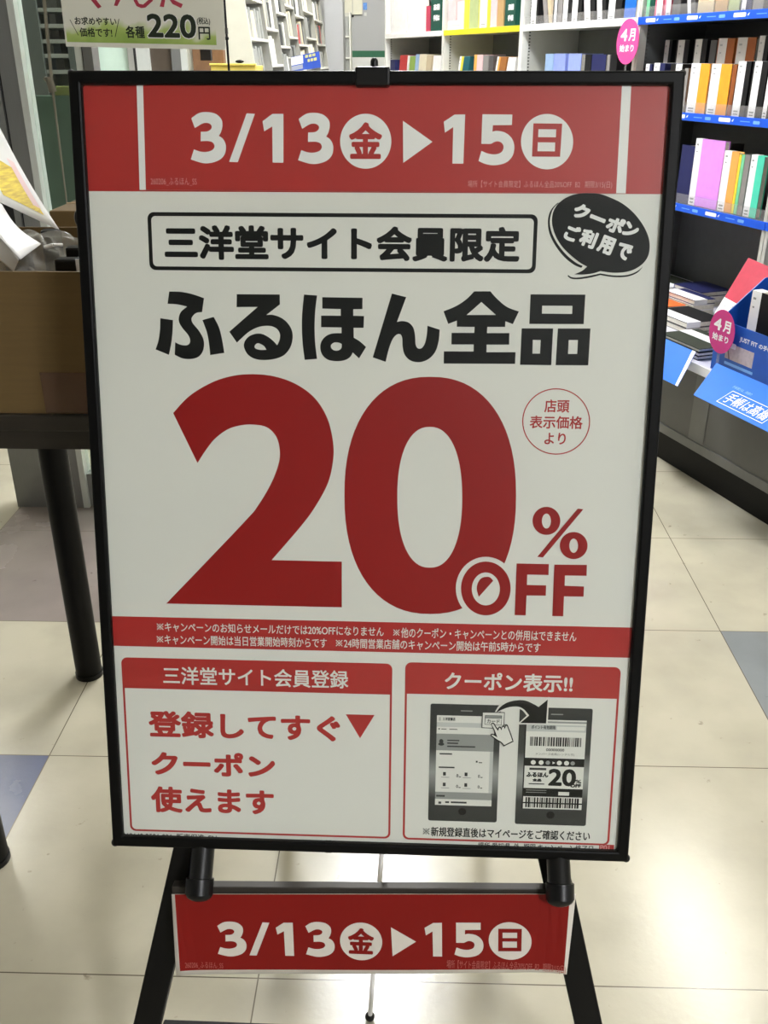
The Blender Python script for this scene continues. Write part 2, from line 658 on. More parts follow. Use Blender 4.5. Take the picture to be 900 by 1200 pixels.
# frame: four mitred rails
hw, hh, t_ = SW / 2, SH_ / 2, 0.0118
fr = MB()
outer = [(-hw, -hh), (hw, -hh), (hw, hh), (-hw, hh)]
inner = [(-hw + t_, -hh + t_), (hw - t_, -hh + t_), (hw - t_, hh - t_), (-hw + t_, hh - t_)]
N0, N1 = -0.018, 0.0
vs_ = [SP(a, b, n) for n in (N0, N1) for (a, b) in outer + inner]
fs_ = []
for i in range(4):
    j = (i + 1) % 4
    fs_ += [(8 + i, 8 + j, 12 + j, 12 + i), (i, 4 + i, 4 + j, j), (i, j, 8 + j, 8 + i), (4 + i, 12 + i, 12 + j, 4 + j)]
fr.add(vs_, fs_, frame_black)
fr.build('frame', stand, 0.0022, merge=True)
for a, b in outer:
    MB().ball(SP(a - math.copysign(0.0012, a), b - math.copysign(0.0012, b), -0.007), 0.0046 if b < 0 else 0.0034, plastic_black).build('corner_cap', stand)
bb = MB()
sbox(bb, -hw + 0.006, -hh + 0.006, hw - 0.006, hh - 0.006, -0.0165, -0.0125, board_brown)
bb.build('backing_board', stand)
PO = -0.006                                              # the poster lies 6 mm behind the frame's face
ps = MB()
PW, PH = hw - t_ + 0.003, hh - t_ + 0.003
sbox(ps, -PW, -PH, PW, PH, PO - 0.0006, PO, paper)
poster = ps.build('poster', stand)
cv = MB()
sbox(cv, -PW, -PH, PW, PH, -0.0024, -0.0016, cover_clear)
cv.build('clear_cover', stand)
# clip on top, knob behind it, a knob on the left rail
tc_ = MB()
sbox(tc_, -0.0160, 0.3775, 0.0155, 0.3940, -0.020, 0.0012, plastic_black)
clip = tc_.build('top_clip', stand, 0.002)
kb = MB()
kb.tube(SP(0.0005, 0.388, -0.016), SP(0.0005, 0.4015, -0.016), 0.0036, plastic_black)
kb.ball(SP(0.0005, 0.4015, -0.016), 0.0036, plastic_black)
kb.build('knob', clip)
sk = MB()
sk.ball(SP(-hw - 0.0008, 0.263, -0.010), 0.0062, plastic_black, sc=(0.6, 1, 1.3))
sk.build('side_knob', stand)
bk = MB()
bk.tube(SP(-0.043, -hh - 0.0030, -0.019), SP(-0.043, -hh + 0.012, -0.019), 0.0135, plastic_black)
bk.build('bottom_knob', stand)


def qpx(pts, off):
    return [sg(x, y, off) for x, y in pts]


def crop(ox, oy, s, pts, off=None):
    """outline traced in an enlarged view -> sign plane, corner marks kept"""
    off = PO if off is None else off
    r = []
    for p in pts:
        a, b = sg(ox + p[0] / s, oy + p[1] / s, off)
        r.append((a, b, 1) if len(p) > 2 else (a, b))
    return r


def el(ox, oy, s, cx, cy, rx, ry, n=56, p=2.0):
    return [sg(ox + x / s, oy + y / s, PO) for x, y in ring(cx, cy, rx, ry, n, p)]


def tb(x0, x1, yt, yb, off=None):
    """text box: left and right pixel columns, top and bottom pixel rows measured at the left end"""
    off = PO if off is None else off
    a0, b1 = sg(x0, yt, off)
    a0b, b0 = sg(x0, yb, off)
    sl = 0.031 * ((yt + yb) / 2 - 82) / 910
    a1, _ = sg(x1, (yt + yb) / 2 + sl * (x1 - x0), off)
    am, _ = sg(x0, (yt + yb) / 2, off)
    return (am, b0, a1, b1)


def ink():
    return Ink(SP(0, 0, PO), SU, SV, SN)


c = 1
# --- red band across the top
p = ink()
a0, b0 = sg(104, 224.5, PO)
a1, b1 = sg(773, 227, PO)
bt = (b0 + b1) / 2
p.rect(-PW, bt, PW, PH, red, 1)
p.build('red_header', poster)

# --- the taped date strip
sq_ = qpx([(160, 96), (740, 96), (733.2, 226.6), (163.6, 222.5)], PO + 0.0008)
ds = MB()
ds.prism([SP(a, b, PO + 0.0005) for a, b in sq_], SN * 0.0004, sheet_white)
strip = ds.build('date_strip', stand)
STRIP = PO + 0.0009


def strip_lettering(I, A, with_fine, sheet_white=sheet_white, red=red, rose_ink=rose_ink, fine_up=0.0):
    """3/13 (Friday) > 15 (Sunday); A maps the top strip's plane coordinates to those of I"""
    cE = lambda pts: [A(*q) for q in crop(215, 120, 4.737, pts)]
    cF = lambda pts: [A(*q) for q in crop(505, 120, 5.143, pts)]
    three = [(45, 90, 1), (85, 62), (130, 55), (180, 65), (212, 95), (218, 130), (210, 165), (198, 187, 1), (222, 205), (237, 240), (232, 285), (205, 318), (160, 336), (110, 338),
             (42, 318, 1), (60, 262, 1), (95, 274), (130, 276), (162, 265), (174, 245), (165, 225), (140, 216), (97, 217, 1), (98, 164, 1), (135, 162), (155, 148), (157, 130), (140, 117), (110, 118), (65, 144, 1)]
    I.poly(spline(cE(three)), sheet_white, 3)
    I.poly(spline(cE([(x + 595, y + 4, *r) for x, y, *r in three])), sheet_white, 3)
    I.poly([q[:2] for q in cE([(352, 62), (398, 65), (303, 333), (255, 331)])], sheet_white, 3)
    I.poly([q[:2] for q in cE([(440, 106), (495, 65), (556, 65), (556, 336), (496, 335), (494, 135), (449, 162)])], sheet_white, 3)
    I.poly([q[:2] for q in cF([(77, 118), (142, 75), (206, 74), (195, 371), (129, 370), (134, 150), (84, 184)])], sheet_white, 3)
    five = [(310, 73, 1), (490, 75, 1), (487, 138, 1), (373, 139, 1), (370, 178, 1), (400, 173), (450, 185), (488, 220), (502, 270), (490, 325), (450, 365), (385, 380), (330, 373), (286, 354, 1),
            (304, 293, 1), (345, 310), (390, 314), (425, 300), (437, 270), (425, 245), (395, 236), (360, 252, 1), (303, 251, 1)]
    I.poly(spline(cF(five)), sheet_white, 3)
    I.poly([A(*q) for q in el(0, 0, 1, 428.7, 165.8, 30, 32.2)], sheet_white, 3)
    I.poly([q[:2] for q in cF(ring(699, 238, 157, 167))], sheet_white, 3)
    I.poly([A(*q) for q in qpx([(472.2, 141.8), (506.9, 166.5), (472.5, 191.2)], PO)], sheet_white, 3)
    I.poly([q[:2] for q in cF([(617, 128), (790, 130), (777, 329), (608, 328)])], red, 5,
           [[q[:2] for q in cF(h)] for h in ([(647, 163), (754, 164), (752, 212), (645, 211)], [(643, 242), (748, 243), (746, 297), (641, 296)])])
    x0, y0, x1, y1 = tb(409, 448, 143.5, 186.5)
    (x0, y0), (x1, y1) = A(x0, y0)[:2], A(x1, y1)[:2]
    I.text('金', (x0, y0, x1, y1), red, 5, 0.0011)
    if with_fine:
        for s, b_ in (('260206_ふるほん_SS', tb(177, 231, 208.5, 217.5)), ('場所【サイト会員限定】ふるほん全品20%OFF  B2   期限3/15(日)', tb(548, 717, 211.5, 221))):
            x0, y0, x1, y1 = b_
            (x0, y0), (x1, y1) = A(x0, y0)[:2], A(x1, y1)[:2]
            I.text(s, (x0, y0 + fine_up, x1, y1 + fine_up), rose_ink, 4)


p = Ink(SP(0, 0, STRIP), SU, SV, SN)
p.poly(qpx([(167.6, 97), (729, 97), (722, 226.5), (171, 222.5)], STRIP), red, 1)
strip_lettering(p, lambda a, b, *r: (a, b, *r), True)
p.build('strip_print', strip)

# --- framed line: members only
p = ink()
x0, y0, x1, y1 = tb(174, 629, 248.5, 316.5)
p.poly(rounded(x0, y0, x1, y1, 0.006), black_ink, 1, [rounded(x0 + .0035, y0 + .0035, x1 - .0035, y1 - .0035, 0.004)])
p.text('三洋堂サイト会員限定', tb(192.5, 609.5, 263.2, 304.2), black_ink, 1, 0.0013)
p.build('members_line', poster)

# --- speech bubble
p = ink()
B = (640, 225, 6.923)
bub = [(120, 75), (170, 42), (240, 18), (330, 8), (430, 15), (520, 45), (620, 95), (710, 170), (780, 260), (825, 350), (840, 430), (830, 510), (790, 575), (720, 625), (640, 650), (540, 655), (440, 642, 1),
       (380, 660), (300, 670), (228, 668, 1), (290, 640), (332, 605, 1), (270, 570), (190, 505), (120, 430), (70, 340), (48, 250), (55, 170), (85, 110)]
p.poly(spline(crop(*B, bub)), black_ink, 2)
o1 = [(95, 85, 1), (50, 130), (24, 180), (14, 250), (28, 340), (75, 435), (145, 525), (225, 590), (285, 616, 1), (297, 600, 1), (240, 572), (165, 510), (95, 425), (48, 335), (30, 250), (40, 180), (62, 130), (100, 90, 1)]
p.poly(spline(crop(*B, o1)), black_ink, 1)
o2 = [(178, 672, 1), (205, 690), (260, 694), (350, 680), (440, 660, 1), (540, 676), (650, 674), (730, 647), (785, 605, 1), (735, 658), (650, 688), (540, 690), (440, 674, 1), (350, 696), (260, 708), (205, 704), (175, 684, 1)]
p.poly(spline(crop(*B, o2)), black_ink, 1)


def slanted(chars, centres, size, ang):
    for ch, (x, y), sz in zip(chars, centres, size):
        a, b = sg(640 + x / 6.923, 225 + y / 6.923, PO)
        w_, h_ = sz[0] / 6.923 * 0.00086 / 2, sz[1] / 6.923 * 0.00086 / 2
        p.text(ch, (a - w_, b - h_, a + w_, b + h_), sheet_white, 4, 0.0009, ang)


slanted('クーポン', [(288, 160), (418, 216), (562, 268), (687, 308)], [(118, 108), (122, 30), (130, 118), (112, 104)], math.radians(-20))
slanted('ご利用で', [(212, 335), (343, 378), (487, 430), (632, 482)], [(108, 118), (124, 126), (116, 130), (112, 118)], math.radians(-20))
p.build('speech_bubble', poster)

# --- headline
p = ink()
A1, A2, A3 = (175, 335, 5.143), (345, 335, 5.143), (515, 335, 4.865)
heads = [
    (A1, [(120, 34, 1), (190, 36), (260, 50), (330, 74, 1), (318, 158, 1), (280, 165), (255, 195), (262, 225), (295, 265), (322, 310), (330, 350), (322, 395), (295, 428), (250, 441), (200, 437), (153, 415, 1),
          (156, 340, 1), (190, 355), (225, 358), (243, 345), (245, 320), (230, 290), (200, 255), (180, 220), (178, 190), (192, 155), (228, 125, 1), (170, 112), (110, 108, 1)], []),
    (A1, [(66, 195, 1), (143, 206, 1), (140, 280), (132, 350), (118, 416, 1), (38, 383, 1), (55, 330), (64, 265)], []),
    (A1, [(320, 206, 1), (388, 187, 1), (420, 250), (440, 330), (452, 404, 1), (367, 417, 1), (360, 350), (347, 280)], []),
    (A1, [(527, 50, 1), (786, 52, 1), (787, 112, 1), (706, 175, 1), (745, 175), (790, 190), (830, 220), (858, 265), (864, 315), (850, 370), (815, 415), (765, 438), (700, 447), (640, 441), (595, 415), (571, 370),
          (575, 335), (600, 305), (640, 289), (680, 290), (720, 310), (750, 335), (771, 358, 1), (785, 325), (787, 290), (770, 260), (735, 243), (690, 242), (640, 255), (590, 285), (528, 342, 1), (482, 276, 1), (653, 127, 1), (526, 128, 1)],
     [[(634, 366), (645, 349), (662, 347), (690, 362), (706, 385, 1), (675, 386), (645, 380)]]),
    (A2, [(58, 52, 1), (137, 58, 1), (126, 150), (122, 250), (126, 350), (137, 440, 1), (62, 446, 1), (50, 350), (45, 250), (48, 150)], []),
    (A2, [(168, 68, 1), (411, 72, 1), (410, 140, 1), (355, 141, 1), (355, 180, 1), (420, 182, 1), (417, 253, 1), (357, 253, 1), (358, 312, 1), (395, 335), (432, 368, 1), (390, 437, 1), (352, 402, 1), (335, 430), (300, 449),
          (250, 454), (200, 444), (168, 415), (156, 375), (163, 335), (190, 303), (230, 287), (284, 285, 1), (284, 251, 1), (161, 249, 1), (161, 179, 1), (279, 180, 1), (279, 140, 1), (168, 137, 1)],
     [[(285, 350, 1), (283, 375), (265, 389), (240, 389), (222, 374), (222, 355), (240, 342), (265, 342)]]),
    (A2, [(588, 46, 1), (674, 68, 1), (618, 218, 1), (650, 212), (690, 222), (718, 255), (728, 310), (730, 350), (742, 375), (765, 376), (785, 350), (797, 300), (802, 240, 1), (876, 264, 1), (870, 330), (850, 395), (810, 440),
          (755, 460), (700, 450), (665, 415), (652, 365), (650, 315), (638, 292), (615, 295), (590, 325), (568, 385), (550, 458, 1), (472, 431, 1)], []),
    (A3, [(198, 31, 1), (290, 31, 1), (330, 75), (385, 120), (453, 146, 1), (418, 218, 1), (376, 202, 1), (374, 234, 1), (273, 234, 1), (271, 269, 1), (399, 269, 1), (397, 335, 1), (269, 335, 1), (268, 378, 1), (434, 378, 1),
          (431, 445, 1), (24, 443, 1), (25, 373, 1), (194, 374, 1), (195, 334, 1), (68, 334, 1), (69, 268, 1), (198, 268, 1), (200, 234, 1), (99, 233, 1), (99, 198, 1), (50, 217, 1), (23, 145, 1), (95, 115), (155, 75)],
     [[(239, 92, 1), (322, 166, 1), (155, 166, 1)]]),
    (A3, [(519, 48, 1), (832, 50, 1), (822, 218, 1), (512, 217, 1)], [[(586, 113, 1), (758, 114, 1), (756, 160, 1), (584, 158, 1)]]),
    (A3, [(469, 242, 1), (648, 243, 1), (637, 452, 1), (459, 450, 1)], [[(532, 308, 1), (577, 309, 1), (573, 386, 1), (530, 386, 1)]]),
    (A3, [(675, 243, 1), (861, 243, 1), (848, 453, 1), (662, 452, 1)], [[(737, 309, 1), (789, 309, 1), (785, 388, 1), (733, 388, 1)]]),
]
for cr_, o_, hs in heads:
    p.poly(spline(crop(*cr_, o_)), black_ink, 1, [spline(crop(*cr_, h)) for h in hs])
p.build('headline', poster)

# --- the big 20
p = ink()
T = (160, 320, 2.7267)
two = [(117, 447, 1), (170, 392), (240, 350), (305, 329), (370, 323), (440, 330), (510, 355), (570, 400), (610, 465), (628, 540), (628, 600), (612, 670), (575, 740), (530, 803), (432, 917, 1), (656, 922, 1), (656, 1068, 1), (95, 1056, 1),
       (340, 800), (390, 740), (432, 668), (455, 605), (457, 560), (445, 520), (415, 492), (370, 484), (330, 487), (290, 500), (250, 530), (220, 568), (195, 607, 1)]
p.poly(spline(crop(*T, two)), deep_red, 1)
p.poly(el(0, 0, 1, 504.2, 580.5, 100.6, 139.0, 72, 2.28), deep_red, 1, [el(0, 0, 1, 503.6, 582.7, 38.0, 82.5, 64, 2.28)])
p.build('discount_numeral', poster)

# --- % OFF
p = ink()
D_ = (530, 585, 5.294)
p.poly(el(*D_, 208, 553, 186, 196), paper, 2)
p.poly(el(*D_, 208, 553, 154, 167), deep_red, 3, [el(*D_, 208, 556, 87, 102)])
p.poly(spline(crop(*D_, [(165, 605, 1), (152, 560), (158, 520), (180, 490), (210, 481), (235, 485), (254, 505, 1)])), deep_red, 3)
for f_ in ([(399, 398), (599, 402), (597, 470), (465, 467), (463, 531), (582, 534), (580, 598), (461, 597), (455, 720), (387, 718)],
           [(633, 405), (835, 407), (833, 475), (699, 473), (697, 536), (817, 541), (814, 604), (693, 602), (688, 726), (620, 724)],
           [(778, 58), (813, 62), (562, 361), (527, 357)]):
    p.poly([q[:2] for q in crop(*D_, f_)], deep_red, 3)
p.poly(el(*D_, 584, 134, 86, 87), deep_red, 3, [el(*D_, 584, 135, 28, 46)])
p.poly(el(*D_, 753, 287, 86, 84), deep_red, 3, [el(*D_, 753, 288, 27, 44)])
p.build('percent_off', poster)

# --- round note
p = ink()
p.poly(el(0, 0, 1, 651.7, 493.9, 39.8, 38.9), red, 1, [el(0, 0, 1, 651.7, 493.9, 38.5, 37.6)])
p.text('店頭', tb(638, 667.4, 468, 483.2), red, 1, 0.00025)
p.text('表示価格', tb(620.8, 682.8, 486.9, 502.0), red, 1, 0.00025)
p.text('より', tb(638, 663, 507, 520.6), red, 1, 0.00025)
p.build('price_note', poster)

# --- notice band
p = ink()
_, bt = sg(160, 722.6, PO)
_, bb_ = sg(134, 756.8, PO)
p.rect(-PW, bb_, PW, bt, red, 1)
p.note('※キャンペーンのお知らせメールだけでは20%OFFになりません', tb(183.8, 449.7, 728.6, 739.8), paper, 3, 0.0001)
p.note('※他のクーポン・キャンペーンとの併用はできません', tb(460.8, 675.5, 735, 747), paper, 3, 0.0001)
p.note('※キャンペーン開始は当日営業開始時刻からです', tb(183.8, 383, 743.2, 754.6), paper, 3, 0.0001)
p.note('※24時間営業店舗のキャンペーン開始は午前5時からです', tb(393.6, 633.4, 747.6, 759.2), paper, 3, 0.0001)
p.build('notice_band', poster)


def panel(I, x0, y0, x1, y1, yh):
    r_ = 0.0065
    I.poly(rounded(x0, y0, x1, y1, r_), red, 1, [rounded(x0 + .0022, y0 + .0022, x1 - .0022, y1 - .0022, r_ - .0018)])
    I.poly(rounded(x0 + .0002, yh, x1 - .0002, y1 - .0002, r_, corners=(1, 1, 0, 0)), red, 2)


# --- left panel: registration
p = ink()
x0, y1 = sg(143.2, 770.2, PO)
xb, y0 = sg(152, 973.5, PO)
x0 = (x0 + sg(151, 965, PO)[0]) / 2
x1 = (sg(460.2, 790, PO)[0] + sg(457, 968, PO)[0]) / 2
_, yh = sg(147, 806.2, PO)
panel(p, x0, y0, x1, y1, yh)
p.text('三洋堂サイト会員登録', tb(191.2, 408.2, 780.5, 801.5), paper, 4, 0.0003)
p.text('登録してすぐ', tb(174, 398.8, 832.2, 863.5), red, 1, 0.00115)
x0, y0, x1, y1 = tb(405.2, 438.8, 837, 864.6)
p.poly([(x0, y1), (x1, y1), ((x0 + x1) / 2, y0)], red, 1)
p.text('クーポン', tb(177.2, 322.6, 879.5, 907.5), red, 1, 0.00125)
p.text('使えます', tb(177, 321, 921, 951.5), red, 1, 0.00115)
p.build('registration_panel', poster)

# --- right panel: coupon display
p = ink()
x0 = (sg(474.8, 790, PO)[0] + sg(472, 970, PO)[0]) / 2
x1 = (sg(727, 800, PO)[0] + sg(714, 980, PO)[0]) / 2
_, y1 = sg(476, 776, PO)
_, y0 = sg(480, 983.8, PO)
_, yh = sg(476, 812.8, PO)
panel(p, x0, y0, x1, y1, yh)
p.text('クーポン表示!!', tb(521.2, 671.2, 786.8, 808), paper, 4, 0.0005)
p.note('※新規登録直後はマイページをご確認ください', tb(495.5, 691.4, 968.4, 979.6), black_ink, 1, 0.00022)
p.build('coupon_panel', poster)

grad = bpy.data.materials.new('printed phone body')       # the printed phone's brushed gradient
grad.use_nodes = True
_nt = grad.node_tree
_b = _nt.nodes['Principled BSDF']
_b.inputs['Roughness'].default_value = 0.42
_uv = _nt.nodes.new('ShaderNodeAttribute')
_uv.attribute_name = 'print_height'
_cr = _nt.nodes.new('ShaderNodeValToRGB')
_cr.color_ramp.elements[0].color = lin((46, 48, 48))
_cr.color_ramp.elements[1].color = lin((46, 48, 48))
_e = _cr.color_ramp.elements.new(0.42)
_e.color = lin((160, 162, 160))
_e = _cr.color_ramp.elements.new(0.2)
_e.color = lin((54, 56, 56))
_e = _cr.color_ramp.elements.new(0.62)
_e.color = lin((54, 56, 56))
_nt.links.new(_uv.outputs['Fac'], _cr.inputs[0])
_nt.links.new(_cr.outputs[0], _b.inputs['Base Color'])


def phone(xl, xr, yt, yb, screen):
    """printed picture of a phone: returns the ink and a map from screen fractions to the plane"""
    I = ink()
    x0, y1 = sg(xl[0], yt, PO)
    xx, y0 = sg(xl[1], yb, PO)
    x0 = (x0 + xx) / 2
    x1 = (sg(xr[0], yt + 3, PO)[0] + sg(xr[1], yb + 3, PO)[0]) / 2
    n = 10
    rows = [y0 + (y1 - y0) * k / n for k in range(n + 1)]
    I.poly(rounded(x0, y0, x1, y1, 0.0022), dark_ink, 2)
    for k in range(n):                                   # body in rows so that the gradient can follow the height
        e = 0.0012 if k in (0, n - 1) else 0
        I.rect(x0 + e, rows[k] + (e if k == 0 else 0), x1 - e, rows[k + 1] - (e if k == n - 1 else 0), grad, 3)
    W_, H_ = x1 - x0, y1 - y0
    sx0, sx1, sy0, sy1 = x0 + W_ * screen[0], x0 + W_ * screen[1], y1 - H_ * screen[3], y1 - H_ * screen[2]
    I.poly(rounded(x0 + W_ * .43, y1 - H_ * .058, x0 + W_ * .60, y1 - H_ * .049, H_ * .004), grey_ink, 4)
    I.poly(ring(x0 + W_ * .495, y0 + H_ * .088, W_ * .057, W_ * .057), black_ink, 4)
    M_ = lambda u_, v_: (sx0 + (sx1 - sx0) * u_, sy1 - (sy1 - sy0) * v_)
    I.span = (y0, y1)

    def R_(u0, v0, u1, v1, m, k):
        (xa, ya), (xb_, yb_) = M_(u0, v0), M_(u1, v1)
        I.rect(xa, yb_, xb_, ya, m, k)

    def T_(s, u0, v0, u1, v1, m, k, bold=0.0):
        (xa, ya), (xb_, yb_) = M_(u0, v0), M_(u1, v1)
        I.text(s, (xa, yb_, xb_, ya), m, k, bold)
    return I, M_, R_, T_


def finish(I, name, parent):
    o = I.build(name, parent)
    at = o.data.attributes.new('print_height', 'FLOAT', 'POINT')
    y0, y1 = I.span
    off = V((0, 0, 0))
    r = parent
    while r is not None:
        off += r.location
        r = r.parent
    for i, vx in enumerate(o.data.vertices):
        at.data[i].value = ((V(vx.co) + off - SC).dot(SV) - y0) / (y1 - y0)
    return o


# first phone: member page
I, M_, R_, T_ = phone((504.2, 502), (585.8, 583.2), 824.3, 961.3, (0.095, 0.915, 0.095, 0.86))
R_(0, 0, 1, 1, paper, 4)
R_(0, .075, .8, .125, pale_ink, 5)
R_(0, .2, 1, .385, grey_ink, 5)
R_(0, .85, 1, .93, grey_ink, 5)
R_(.94, .385, 1, .85, pale_ink, 5)
T_('三洋堂書店', .1, .02, .32, .055, dark_ink, 6, .0001)
for k in range(3):
    R_(.03, .022 + .014 * k, .07, .027 + .014 * k, dark_ink, 6)
I.poly(ring(*M_(.085, .285), .0022, .0026), dark_ink, 6)
I.poly(ring(*M_(.085, .315), .0031, .0018), dark_ink, 6)
for (u0, v0, u1, v1) in ((.19, .265, .4, .278), (.19, .295, .38, .31), (.19, .33, .68, .345), (.06, .415, .28, .43), (.05, .565, .33, .58), (.7, .49, .73, .51), (.75, .505, .81, .515), (.02, .885, .17, .905),
                         (.18, .955, .25, .975), (.28, .955, .56, .975), (.06, .96, .11, .985), (.03, .14, .055, .155), (.08, .145, .17, .153), (.22, .145, .36, .153)):
    R_(u0, v0, u1, v1, dark_ink, 6)
for (u0, v0) in ((.1, .66), (.48, .66), (.1, .78), (.48, .78)):
    R_(u0 + .03, v0 - .035, u0 + .08, v0 + .005, dark_ink, 6)
    R_(u0, v0 + .02, u0 + .14, v0 + .027, grey_ink, 6)
    T_('0', u0 + .265, v0 - .015, u0 + .3, v0 + .02, dark_ink, 6, .0001)
    R_(u0 + .31, v0 + .01, u0 + .345, v0 + .02, dark_ink, 6)
finish(I, 'phone_picture', poster)

# second phone: coupon
I, M_, R_, T_ = phone((608.5, 603.8), (693.6, 687.4), 828.3, 965.4, (0.085, 0.925, 0.10, 0.86))
R_(0, 0, 1, 1, black_ink, 4)
R_(.02, 0, 1, .425, paper, 5)
R_(.02, .015, 1, .035, grey_ink, 6)
R_(.02, .055, 1, .13, pale_ink, 6)
T_('ポイント有効期限', .1, .06, .5, .105, dark_ink, 7, .0001)
R_(.52, .07, .98, .11, paper, 7)
random.seed(3)
u_ = .09
while u_ < .92:
    w_ = random.choice((.008, .012, .02, .028))
    R_(u_, .19, min(u_ + w_, .93), .29, black_ink if random.random() < .7 else dark_ink, 6)
    u_ += w_ + random.choice((.008, .012, .018))
T_('00000000', .36, .315, .66, .345, dark_ink, 6, .0001)
T_('メンバーズ会員(レンタル可)', .19, .365, .83, .395, dark_ink, 6)
for k, u0 in enumerate((.16, .29, .40, .59, .71, .81)):
    I.poly(ring(*M_(u0, .475), .0026 if k not in (2, 5) else .0023, .0026 if k not in (2, 5) else .0023, 20), paper if k not in (2, 5) else grey_ink, 6)
a_, b_ = M_(.5, .475)
I.poly([(a_ - .0014, b_ - .0015), (a_ + .0016, b_), (a_ - .0014, b_ + .0015)], paper, 6)
R_(.02, .515, 1, .765, paper, 5)
R_(.10, .535, .38, .56, dark_ink, 6)
T_('ふるほん', .05, .585, .42, .64, black_ink, 6, .00035)
T_('全品', .16, .655, .31, .69, black_ink, 6, .0003)
R_(.1, .71, .36, .722, dark_ink, 6)
T_('20', .42, .54, .88, .735, black_ink, 6, .0009)
T_('%', .87, .655, .97, .70, black_ink, 7, .0002)
T_('OFF', .79, .705, .97, .745, black_ink, 7, .00035)
for v0 in (.785, .81):
    R_(.06, v0, .40, v0 + .006, grey_ink, 6)
R_(.6, .8, .78, .84, paper, 6)
R_(.02, .86, 1, 1, paper, 5)
u_ = .06
while u_ < .95:
    w_ = random.choice((.01, .016, .026, .034))
    R_(u_, .87, min(u_ + w_, .96), .985, black_ink, 6)
    u_ += w_ + random.choice((.010, .014, .022))
R_(.02, .925, 1, .94, black_ink, 7)
finish(I, 'phone_picture', poster)

# curved arrow, card button and pointing hand between the phones
p = ink()
K = (500, 810, 6.6667)
K2 = (595, 810, 6.6667)
arrow = [(540, 165, 1), (575, 120), (630, 85), (700, 68), (770, 70), (840, 100), (873, 120, 1), (945, 62, 1), (932, 248, 1), (730, 245, 1), (800, 186, 1), (760, 140), (715, 118), (650, 120), (590, 140)]
big = [(x + (x - 760) * .03, y + (y - 150) * .05, *r) for x, y, *r in arrow]
p.poly(spline(crop(*K, [(528, 168, 1), (566, 108), (625, 73), (700, 56), (775, 58), (845, 88), (868, 100, 1), (956, 40, 1), (944, 258, 1), (706, 256, 1), (780, 188, 1), (752, 152), (715, 132), (655, 132), (596, 150)])), paper, 8)
p.poly(spline(crop(*K, arrow)), black_ink, 9)
p.build('curved_arrow', poster)
p = ink()
p.poly([q[:2] for q in crop(*K, [(433, 157), (610, 160), (604, 292), (428, 284)])], dark_ink, 10)
p.poly([q[:2] for q in crop(*K, [(439, 163), (604, 166), (598, 286), (434, 278)])], paper, 11)
p.poly([q[:2] for q in crop(*K, [(455, 183), (588, 186), (583, 262), (451, 256)])], dark_ink, 12)
p.poly([q[:2] for q in crop(*K, [(459, 205), (584, 208), (579, 258), (455, 252)])], paper, 13)
p.poly([q[:2] for q in crop(*K, [(459, 187), (584, 190), (583, 203), (459, 200)])], grey_ink, 13)
p.text('カード', tb(570.5, 585.5, 841.8, 846.8), dark_ink, 14, 0.0001)
p.build('card_button', poster)
p = ink()
hand = [(502, 252), (512, 240), (526, 244), (540, 268), (556, 292, 1), (562, 272), (578, 272), (584, 284, 1), (588, 266), (602, 262), (610, 274, 1), (614, 256), (630, 256), (640, 280), (660, 330), (678, 388, 1), (600, 426, 1),
        (580, 400), (545, 378), (510, 352), (498, 338), (504, 326), (522, 328), (540, 338, 1), (520, 292)]
p.poly(spline(crop(*K, hand), 4), black_ink, 16)
cx_, cy_ = 585, 335
p.poly(spline(crop(*K, [(508, 256), (514, 248), (522, 252), (536, 276), (556, 304, 1), (566, 280), (574, 282), (582, 300, 1), (592, 274), (600, 272), (608, 290, 1), (618, 266), (626, 266), (634, 286), (652, 334), (668, 382, 1), (604, 414, 1),
                            (586, 392), (550, 370), (516, 346), (506, 338), (510, 334), (522, 337), (552, 356, 1), (528, 292)]), 4), paper, 17)
p.build('pointing_hand', poster)

# --- fine print along the bottom, partly under the frame
p = ink()
p.text('260640-2506-036  販売促進_EN', tb(143.5, 254, 974.8, 982.6), black_ink, 1, 0.0001)
p.build('fine_print', poster)
p = ink()
p.text('場所:愛知県_外  期限:キャンペーン終了日', tb(560, 695, 986.8, 995), black_ink, 1, 0.0001)
p.build('fine_print', poster)
p = ink()
x0, y0, x1, y1 = tb(702, 719.5, 989.5, 996.5)
p.rect(x0, y0, x1, y1, red, 1)
p.text('P01', (x0 + .001, y0 + .0006, x0 + .011, y1 - .0006), rose_ink, 2, 0.0002)
p.build('corner_code', poster)

# --- arms, lower bar, lower strip
LO = 0.004
for ax, b_end in ((-0.1805, -0.4265), (0.2050, -0.4185)):
    m_ = MB()
    m_.tube(SP(ax, -0.3925, -0.012), SP(ax, b_end, 0.010), 0.0125, plastic_black, seg=24)
    arm = m_.build('support_arm', stand)
    m_ = MB()
    m_.tube(SP(ax, b_end + 0.0065, 0.0085), SP(ax, b_end - 0.008, 0.0155), 0.0150, plastic_black, seg=24)
    m_.ball(SP(ax, b_end - 0.008, 0.0155), 0.0148, plastic_black, sc=(1, .5, .6))
    m_.build('end_cap', arm)
bar = qpx([(201, 1039), (673, 1042.5), (674, 1056), (202, 1053)], 0.0)
m_ = MB()
m_.prism([SP(a, b, -0.012) for a, b in bar], SN * 0.012, bar_grey)
m_.build('lower_bar', stand, 0.001)
low_red = mat('shaded red ink', (128, 20, 15), 0.55, var=0.03, scale=5, spec=0.2)  # same print as the top strip; weaker light put into these colours
low_white = mat('shaded white ink', (214, 208, 198), 0.55, var=0.02, spec=0.2)
ls = MB()
crn = qpx([(201.2, 1047.5), (675, 1047.5), (663.6, 1139.6), (207.3, 1142)], 0.002)


